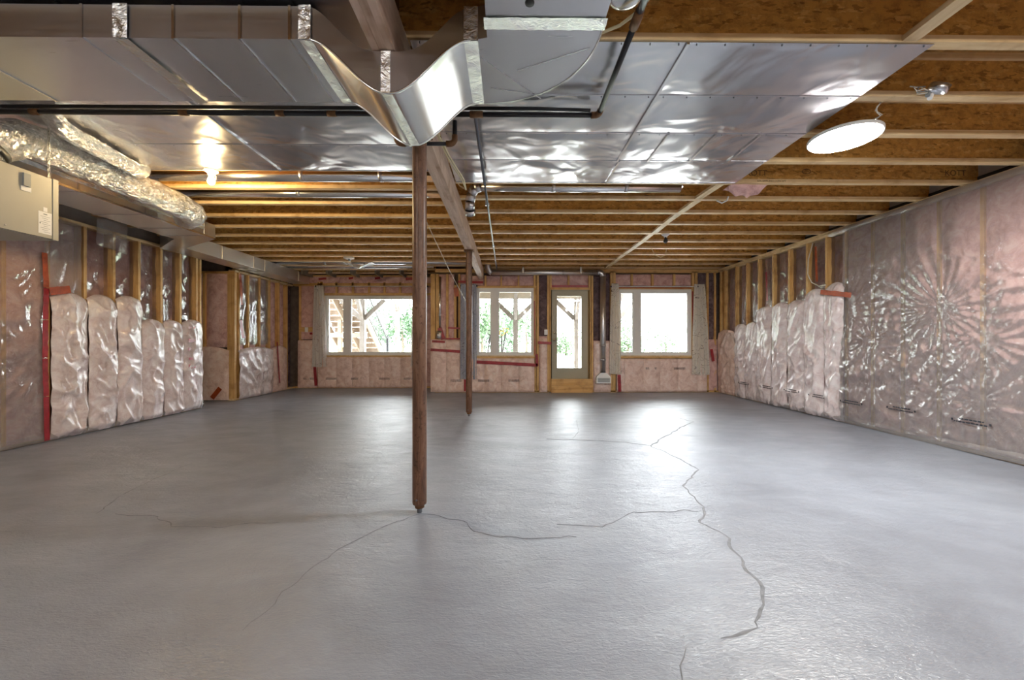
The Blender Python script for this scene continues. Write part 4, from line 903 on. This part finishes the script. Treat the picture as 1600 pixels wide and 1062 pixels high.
hl = holder('white lamp holder with a lit warm bare bulb under the joist', bc+Vector((0, 0, 0)), 'bulb')
obj('pull_chain', MB().tube([bc+Vector((.05, -.01, -.02)), bc+Vector((.052, -.01, -.1))], .0015, 5), 'chain', hl)
c = onZ(1040, 367, 2.815); c.y = RJ[19]-.03 if abs(RJ[19]-.03-c.y) < .3 else c.y
holder('white lamp holder with a dark unlit bulb on a far joist', (onY(1040, 367, 6.09).x, 6.09, 2.818), 'black', .034)
wc = tag(obj('cable_loop', MB().tube([onY(1018, 388, 7.065)+Vector((0, 0, .012))]+[onY(px, py, 7.065) for px, py in ((1020, 392), (1024, 398), (1032, 402), (1040, 398), (1041, 391))]+[onY(1041, 387, 7.065)+Vector((0, 0, .012))], .008, 6), 'yellowcable'), 'cream cable loop hanging beyond the unlit lamp holder', 'cable')
sm = thing('ceiling_box', 'small white ceiling box on the joist left of the first post', 'electrical box'); c = onZ(545, 402, 2.81)
obj('cover', MB().lathe(c, [(.001, .008), (.10, .008), (.10, -.02), (.06, -.035), (.001, -.035)], 18), 'white', sm); obj('stem', MB().tube([c+Vector((0, 0, -.03)), c+Vector((.02, 0, -.07))], .02, 8), 'steel', sm)
c = onZ(561, 411, 2.79)
pw = obj('plastic_wad', MB().sheet(c+Vector((-.3, -.12, 0)), (.6, 0, 0), (0, .26, 0), 26, 12, lambda a, b: Vector((.05*fb((a*4, b*4, 1)), 0, -.13*max(0, 1-abs(2*a-1)*1.05)*(.5+.7*ridge((a*5, b*4, 2), 1, 2))*(1-.5*b)))), 'label'); tag(pw, 'crumpled white plastic stuffed between joists near the wide window', 'plastic sheet')
jb = thing('junction_box', 'grey octagonal junction box with loose wires on the joist above the disc light', 'electrical box'); c = onZ(1452, 149, 2.80); c.y += .015
ax = Vector((.25, -.45, .9)); 
obj('box', MB().lathe(c+Vector((.02, -.05, .02)), [(.001, .03), (.055, .03), (.055, -.018), (.050, -.018), (.048, .02), (.001, .022)], 8, ax), 'galv', jb)
obj('connector', MB().tube([c+Vector((-.01, -.04, -.005)), c+Vector((-.03, -.045, -.04))], .014, 8), 'white', jb)
obj('connector', MB().tube([c+Vector((-.045, -.05, .0)), c+Vector((-.055, -.055, -.03))], .012, 8), 'steel', jb)
for k in range(3): obj('loose_wire', MB().tube([c+Vector((-.03, -.05, 0)), c+Vector((-.08, -.06, .015-.015*k)), c+Vector((-.13, -.06, -.01*k)), c+Vector((-.14+.03*k, -.05, .03)), c+Vector((-.06-.1*(k == 2), -.045, .04))], .004, 6), ('cable', 'steel', 'cable')[k], jb)
sp = tag(obj('insulation_scrap', MB().sheet(Vector((onZ(1136, 292, 2.82).x, RJ[15]-.01, 2.822)), (.40, .0, .0), (0, .16, -.005), 40, 16, lambda a, b: Vector((0, .03*fb((a*4, b*3, 8)), -.13*max(0, math.sin(a*math.pi))**.7*math.sin(b*math.pi)*(.75+.6*fb((a*3, b*2, 3), 1.3, 4))))), 'batt'), 'loose pink insulation tuft poking down behind the foil panels', 'insulation')
cbl = thing('cable_bundle', 'pale electric cables stapled along the joist above the right wall', 'cable')
for k in range(4):
    z = ZJ+.05+.013*k; yy = 3.701+.004*k
    obj('cable', MB().tube([(2.5+.3*k, yy, z+.05-.01*k), (3.2, yy, z+.02), (3.7, yy, z-.005), (4.3, yy, z-.02-.004*k), (4.78, yy, z-.03)], .0065, 6), 'cable', cbl)
tag(obj('staple_wire', MB().tube([onZ(1120, 313, 2.818), onZ(1128, 317, 2.79), onZ(1136, 313, 2.79), onZ(1138, 307, 2.81)], .009, 6), 'white'), 'short bent white wire below the pink insulation tuft', 'wire')
tag(obj('hanging_cord', MB().tube([onY(664, 342, 5.33)+Vector((0, 0, .018)), onY(668, 350, 5.4), onY(700, 418, 6.2), onY(722, 460, 7.2), onY(733, 478, 8.2), onY(736.5, 505, 8.95)], .006, 6), 'cable'), 'thin pale cord slanting down past the second post to the grey curtain', 'cord')
bw = thing('beam_cable', 'pair of cream cables looping beside the timber beam', 'cable')
for k in range(2): obj('cable', MB().tube([(-.544, 2.6, 2.76), (-.53+.012*k, 2.9, 2.70-.01*k), (-.50+.02*k, 3.3, 2.69), (-.43+.02*k, 3.7, 2.67), (-.42, 4.0, 2.69), (-.50, 4.155, 2.785), (-.525, 4.19, 2.825), (-.53, 4.192, 2.90)], .007, 6), 'yellowcable', bw)
# right wall cable loop
c = onX(1265, 430, XR-.01)
tag(obj('wall_cable', MB().tube([onX(px, py, XR-.02) for px, py in ((1270, 380), (1263, 405), (1262, 428), (1268, 441), (1280, 447), (1290, 445))], .008, 6), 'cable'), 'pale cable looping down between exposed right wall studs', 'cable')
def switch(label, px, py, Y):
    t = thing('switch_box', label, 'switch'); c = onY(px, py, Y-.01)
    obj('plate', MB().box(c.x-.038, c.x+.038, Y-.02, Y-.008, c.z-.06, c.z+.06), 'white', t); obj('toggle', MB().box(c.x-.008, c.x+.008, Y-.028, Y-.02, c.z-.014, c.z+.014), 'white', t)
    return t
switch('white light switch on the stud beside the garden door', 853, 519, YB-.015)
switch('white light switch beside the sheer white curtain', 479, 515, YBL-.005)
# ================================================================== CURTAINS
def curtain(label, px0, px1, bx0, bx1, py0, py1, Y, mat, folds, seed):
    a = onY(px0, py0, Y); b = onY(px1, py0, Y); c = onY(bx0, py1, Y); d = onY(bx1, py1, Y)
    m = MB(); nu, nv = folds*8, 24; vs = []
    for side in (0, 1):
        for j in range(nv+1):
            v = j/nv
            for i in range(nu+1):
                u = i/nu; e = v**.7
                x = (a.x+(b.x-a.x)*u)*(1-e)+(c.x+(d.x-c.x)*u)*e; z = a.z+(c.z-a.z)*v+.012*fb((u*3, seed, 0))*v
                vs.append((x+.008*fb((u*6, v*3, seed)), Y-.03-.026*math.sin(u*folds*2*math.pi+.6*fb((v*2, u, seed)))-.02*v*fb((u*4, v, seed))+side*.004, z))
    k = (nu+1)*(nv+1); fs = []
    for j in range(nv):
        for i in range(nu):
            q_ = (j*(nu+1)+i, (j+1)*(nu+1)+i, (j+1)*(nu+1)+i+1, j*(nu+1)+i+1); fs.append(q_); fs.append(tuple(k+t for t in reversed(q_)))
    m.add(vs, fs, True); t = thing('curtain', label, 'curtain'); obj('cloth', m, mat, t)
    return t
curtain('sheer white curtain hanging beside the recessed wide window', 492, 506, 488, 512, 446, 573, YBL-.05, 'sheer', 4, 1)
curtain('sheer white curtain edge hanging behind the first rusty post', 646, 668, 642, 662, 446, 572, YBL-.05, 'sheer', 4, 2)
curtain('grey blue printed curtain beside the second rusty post', 719.5, 745, 719, 745, 444, 592, YB-.05, 'curtaingrey', 5, 3)
curtain('cream printed curtain beside the vent pipe', 955, 966, 951, 970.5, 443, 584, YB-.05, 'curtain', 4, 4)
curtain('cream printed curtain beside the dark wall corner', 1084, 1100, 1080, 1108, 444, 585, YB-.05, 'curtain', 5, 5)
def rod(label, x0, x1, py, Y):
    t = thing('curtain_rod', label, 'curtain rod'); a = onY(x0, py, Y-.08); b = onY(x1, py, Y-.08)
    obj('rod', MB().tube([a, b], .009, 8), 'white', t)
    for e in (a, b): obj('finial', MB().lathe(e+Vector((0, 0, -.02)), [(.001, 0), (.018, .01), (.02, .02), (.018, .03), (.001, .04)], 10), 'black', t); obj('bracket', MB().box(e.x-.01, e.x+.01, e.y, Y-.002, e.z-.008, e.z+.008), 'white', t)
rod('thin white curtain rod above the wide window', 493, 668, 447, YBL); rod('thin white curtain rod above the window between cream curtains', 955, 1090, 447.5, YB)
rod('thin white curtain rod above the shovel window', 720, 745, 446.5, YB)
# ================================================================== JOIST PRINT
jm = joist_at.get((True, round(RJ[15], 2)))
yj = RJ[15]-.03
def wallmtx(x, y, z): return Matrix.Translation((x+.60, y-yj, z)) @ Matrix.Rotation(math.pi/2, 4, 'X')
for px in (1165, 1476): c = onY(px, 274, yj-.0065); textmesh('brand_print', 'KOTT', .085, 'inkwood', jm, wallmtx(c.x, yj-.0067, c.z-.002))
c = onY(1183, 283.5, yj-.031); textmesh('grade_print', 'APA SIMPLIFIED CONCEPT', .026, 'inkwood', jm, wallmtx(c.x, yj-.0312, ZJ+.008))
c = onY(1260, 268, yj-.0065)
obj('logo_ring', MB().tube([(c.x+.60+.045*math.cos(t), -.0068, c.z+.025*math.sin(t)) for t in [i*math.pi/10 for i in range(21)]], .003, 5, False).bar((c.x+.60-.07, -.0068, c.z), (c.x+.60+.03, -.0068, c.z), .006, .002), 'inkwood', jm)
# ================================================================== OUTSIDE
GZ0 = .12
gr = struct('ground_patio', MB().prism([(-14, YBL+.2), (XJOG+.06, YBL+.2), (XJOG+.06, YB+.2), (14, YB+.2), (14, 16.5), (-14, 16.5)], GZ0-.1, GZ0), 'patio', 'pale concrete patio under the deck outside', 'ground')
gr2 = struct('ground_lawn', MB().box(-60, 60, 16.5, 120, GZ0-.12, GZ0-.01), 'lawn', 'pale lawn stretching beyond the patio', 'ground')
dk = thing('deck_roof', 'raised wooden deck platform over the patio outside the windows', 'deck')
for k in range(22): obj('deck_board', MB().box(-7.5, 4.05, 9.45+k*.142, 9.45+k*.142+.136, 3.0, 3.03), 'soffit', dk)
for k in range(20): x = -7.2+k*.58; obj('deck_joist', MB().box(x-.02, x+.02, 9.45, 12.55, 2.76, 3.0), 'soffit', dk)
obj('deck_beam', MB().box(-7.5, 4.05, 12.12, 12.26, 2.48, 2.76), 'soffit', dk)
def dpost(px, Y, wd, label, top=2.48, braces=(-1, 1)):
    t = thing('deck_post', label, 'post'); x = onY(px, 500, Y).x
    obj('shaft', MB().box(x-wd/2, x+wd/2, Y-wd/2, Y+wd/2, GZ0, top), 'deck', t)
    for s_ in braces:
        obj('knee_brace', MB().bar((x+s_*wd*.4, Y, top-.62), (x+s_*.66, Y, top-.04), .09, .13), 'deck', t)
    obj('knee_brace', MB().bar((x, Y-wd*.4, top-.62), (x, Y-.66, top+.24), .09, .13), 'deck', t)
    obj('base_bracket', MB().box(x-wd/2-.012, x+wd/2+.012, Y-wd/2-.012, Y+wd/2+.012, GZ0, GZ0+.12), 'galv', t)
dpost(805.5, 12.19, .15, 'weathered deck post with knee braces behind the shovel window')
dpost(900, 12.19, .13, 'weathered deck post with knee braces behind the garden door', braces=(-1,))
dpost(962, 12.19, .15, 'weathered deck post with knee braces behind the cream curtain', braces=(1,))
dpost(567, 12.19, .15, 'weathered deck post with knee braces beside the outdoor stairs')
dpost(621, 14.6, .14, 'weathered post with one knee brace standing out on the patio', top=2.95, braces=(1,))
# outdoor stairs descending away from the house
ss = thing('deck_stairs', 'wooden stairs descending from the deck past the wide window', 'stairs')
NX = 13
for k in range(NX):
    z = 2.82-k*.19; y = 12.75+k*.262
    obj('tread', MB().box(-6.35, -4.92, y-.02, y+.27, z-.04, z), 'stairwood', ss); obj('riser', MB().box(-6.33, -4.94, y+.25, y+.27, z-.18, z-.04), 'stairwood', ss)
for x in (-4.90, -5.63, -6.37): obj('stringer', MB().bar((x, 12.5, 2.86), (x, 16.0, .32), .045, .27), 'stairwood', ss)
for x in (-5.0, -5.75): obj('support_post', MB().box(x-.06, x+.06, 13.6, 13.72, GZ0, 1.9), 'stairwood', ss)
obj('cross_rail', MB().box(-6.4, -4.8, 13.55, 13.6, 1.30, 1.45), 'stairwood', ss); obj('cross_rail', MB().box(-6.4, -4.8, 13.55, 13.6, .65, .78), 'stairwood', ss)
rl = thing('stair_railing', 'black metal railing sloping down the outdoor stairs', 'railing')
A = Vector((-4.80, 12.6, 3.55)); B = Vector((-4.80, 15.9, 1.25))
obj('top_rail', MB().bar(A, B, .04, .05), 'railing', rl); obj('bottom_rail', MB().bar(A-Vector((0, 0, .75)), B-Vector((0, 0, .75)), .03, .03), 'railing', rl)
for k in range(26): p = A.lerp(B, (k+.5)/26); obj('baluster', MB().bar(p, p-Vector((0, 0, .75)), .016, .016), 'railing', rl)
obj('newel', MB().box(-4.84, -4.76, 15.86, 15.94, GZ0, 1.40), 'railing', rl)
# shovels leaning by the window
def shovel(label, px, pyt, dx, dy, seed, handle='yellow'):
    t = thing('shovel', label, 'shovel', group=None); Y = YB+.42+dy; top = onY(px, pyt, Y); x = top.x
    b = Vector((x-dx, Y+.32, GZ0+.25)); tp = Vector((x, Y, top.z-.10))
    obj('shaft', MB().tube([b, tp], .017, 8), 'shaft', t)
    u = (tp-b).normalized(); c = tp+u*.07
    obj('grip', MB().tube([tp-u*.02, tp+u*.02+Vector((-.055, 0, 0)), c+Vector((-.065, 0, .03)), c+Vector((.065, 0, .03)), tp+u*.02+Vector((.055, 0, 0)), tp-u*.02], .014, 8), handle, t)
    obj('blade', MB().sheet(b+Vector((-.12, 0, -.24)), (.24, 0, 0), (0, -.02, .26), 8, 8, lambda a, v: Vector((0, .03*math.sin(a*math.pi), -.05*math.sin(a*math.pi)*(1-v)))), 'steel', t)
shovel('yellow gripped shovel standing taller behind the window glass', 790, 513, .16, 0, 1)
shovel('yellow gripped shovel standing shorter behind the window glass', 784, 517, .02, .45, 2)
shovel('dark gripped shovel leaning behind the narrow window pane', 766, 516, .14, 0, 3, 'shaft')
# trees and shrubs beyond the patio
def tree(label, X, Y, H, RX, mat, n, seed, base=.4, nm='tree'):
    rnd = random.Random(seed); t = thing(nm, label, 'tree' if nm == 'tree' else 'shrub', group='greenery beyond the patio')
    obj('trunk', MB().tube([(X, Y, GZ0-.05), (X+.05, Y, H*.3), (X-.03, Y+.03, H*.7)], [.09, .07, .03], 8), 'bark', t)
    m = MB(); blobs = [(rnd.uniform(-.6, .6)*RX, rnd.uniform(-.6, .6)*RX, base*H+rnd.random()*(1-base)*H*.85, RX*rnd.uniform(.35, .6)) for _ in range(12)]
    for _ in range(n):
        bx, by, bz, br_ = rnd.choice(blobs); d = Vector((rnd.gauss(0, 1), rnd.gauss(0, 1), rnd.gauss(0, 1))).normalized()*br_*rnd.uniform(.5, 1.05)
        p = Vector((X+bx, Y+by, bz))+d; a = Vector((rnd.gauss(0, 1), rnd.gauss(0, 1), rnd.gauss(0, 1))).normalized(); b = a.orthogonal().normalized(); l_ = rnd.uniform(.07, .15)
        if p.z < GZ0: p.z = GZ0+.05
        m.add([p-a*l_, p+b*l_*.45, p+a*l_, p-b*l_*.45], [(0, 1, 2, 3)])
    obj('foliage', m, mat, t)
for i, (px, Y, H, RX, mt, lb) in enumerate([(592, 30, 4.4, 1.9, 'leaf', 'dark green tree standing beyond the stair railing'), (628, 21, 3.2, 1.5, 'leaf', 'green tree beside the patio post outside'), (662, 27, 4.4, 1.9, 'leafpale', 'pale tree beyond the first rusty post outside'),
        (752, 18.5, 3.3, 1.2, 'leafpale', 'leafy pale green shrub behind the narrow shovel window pane'), (783, 21, 3.0, 1.3, 'leaf', 'green shrub behind the shovel handles'), (822, 24, 3.3, 1.5, 'leafpale', 'pale shrub behind the braced deck post'),
        (884, 30, 2.2, 1.6, 'leafpale', 'low pale shrub beyond the garden door'), (980, 21, 2.6, 1.3, 'leafpale', 'pale green shrub behind the cream curtain window'), (1040, 32, 2.4, 2.0, 'leafpale', 'low pale shrub far beyond the bright window pane')]):
    tree(lb, onY(px, 500, Y).x, Y, H, RX, mt, 1500, i+1, .25)
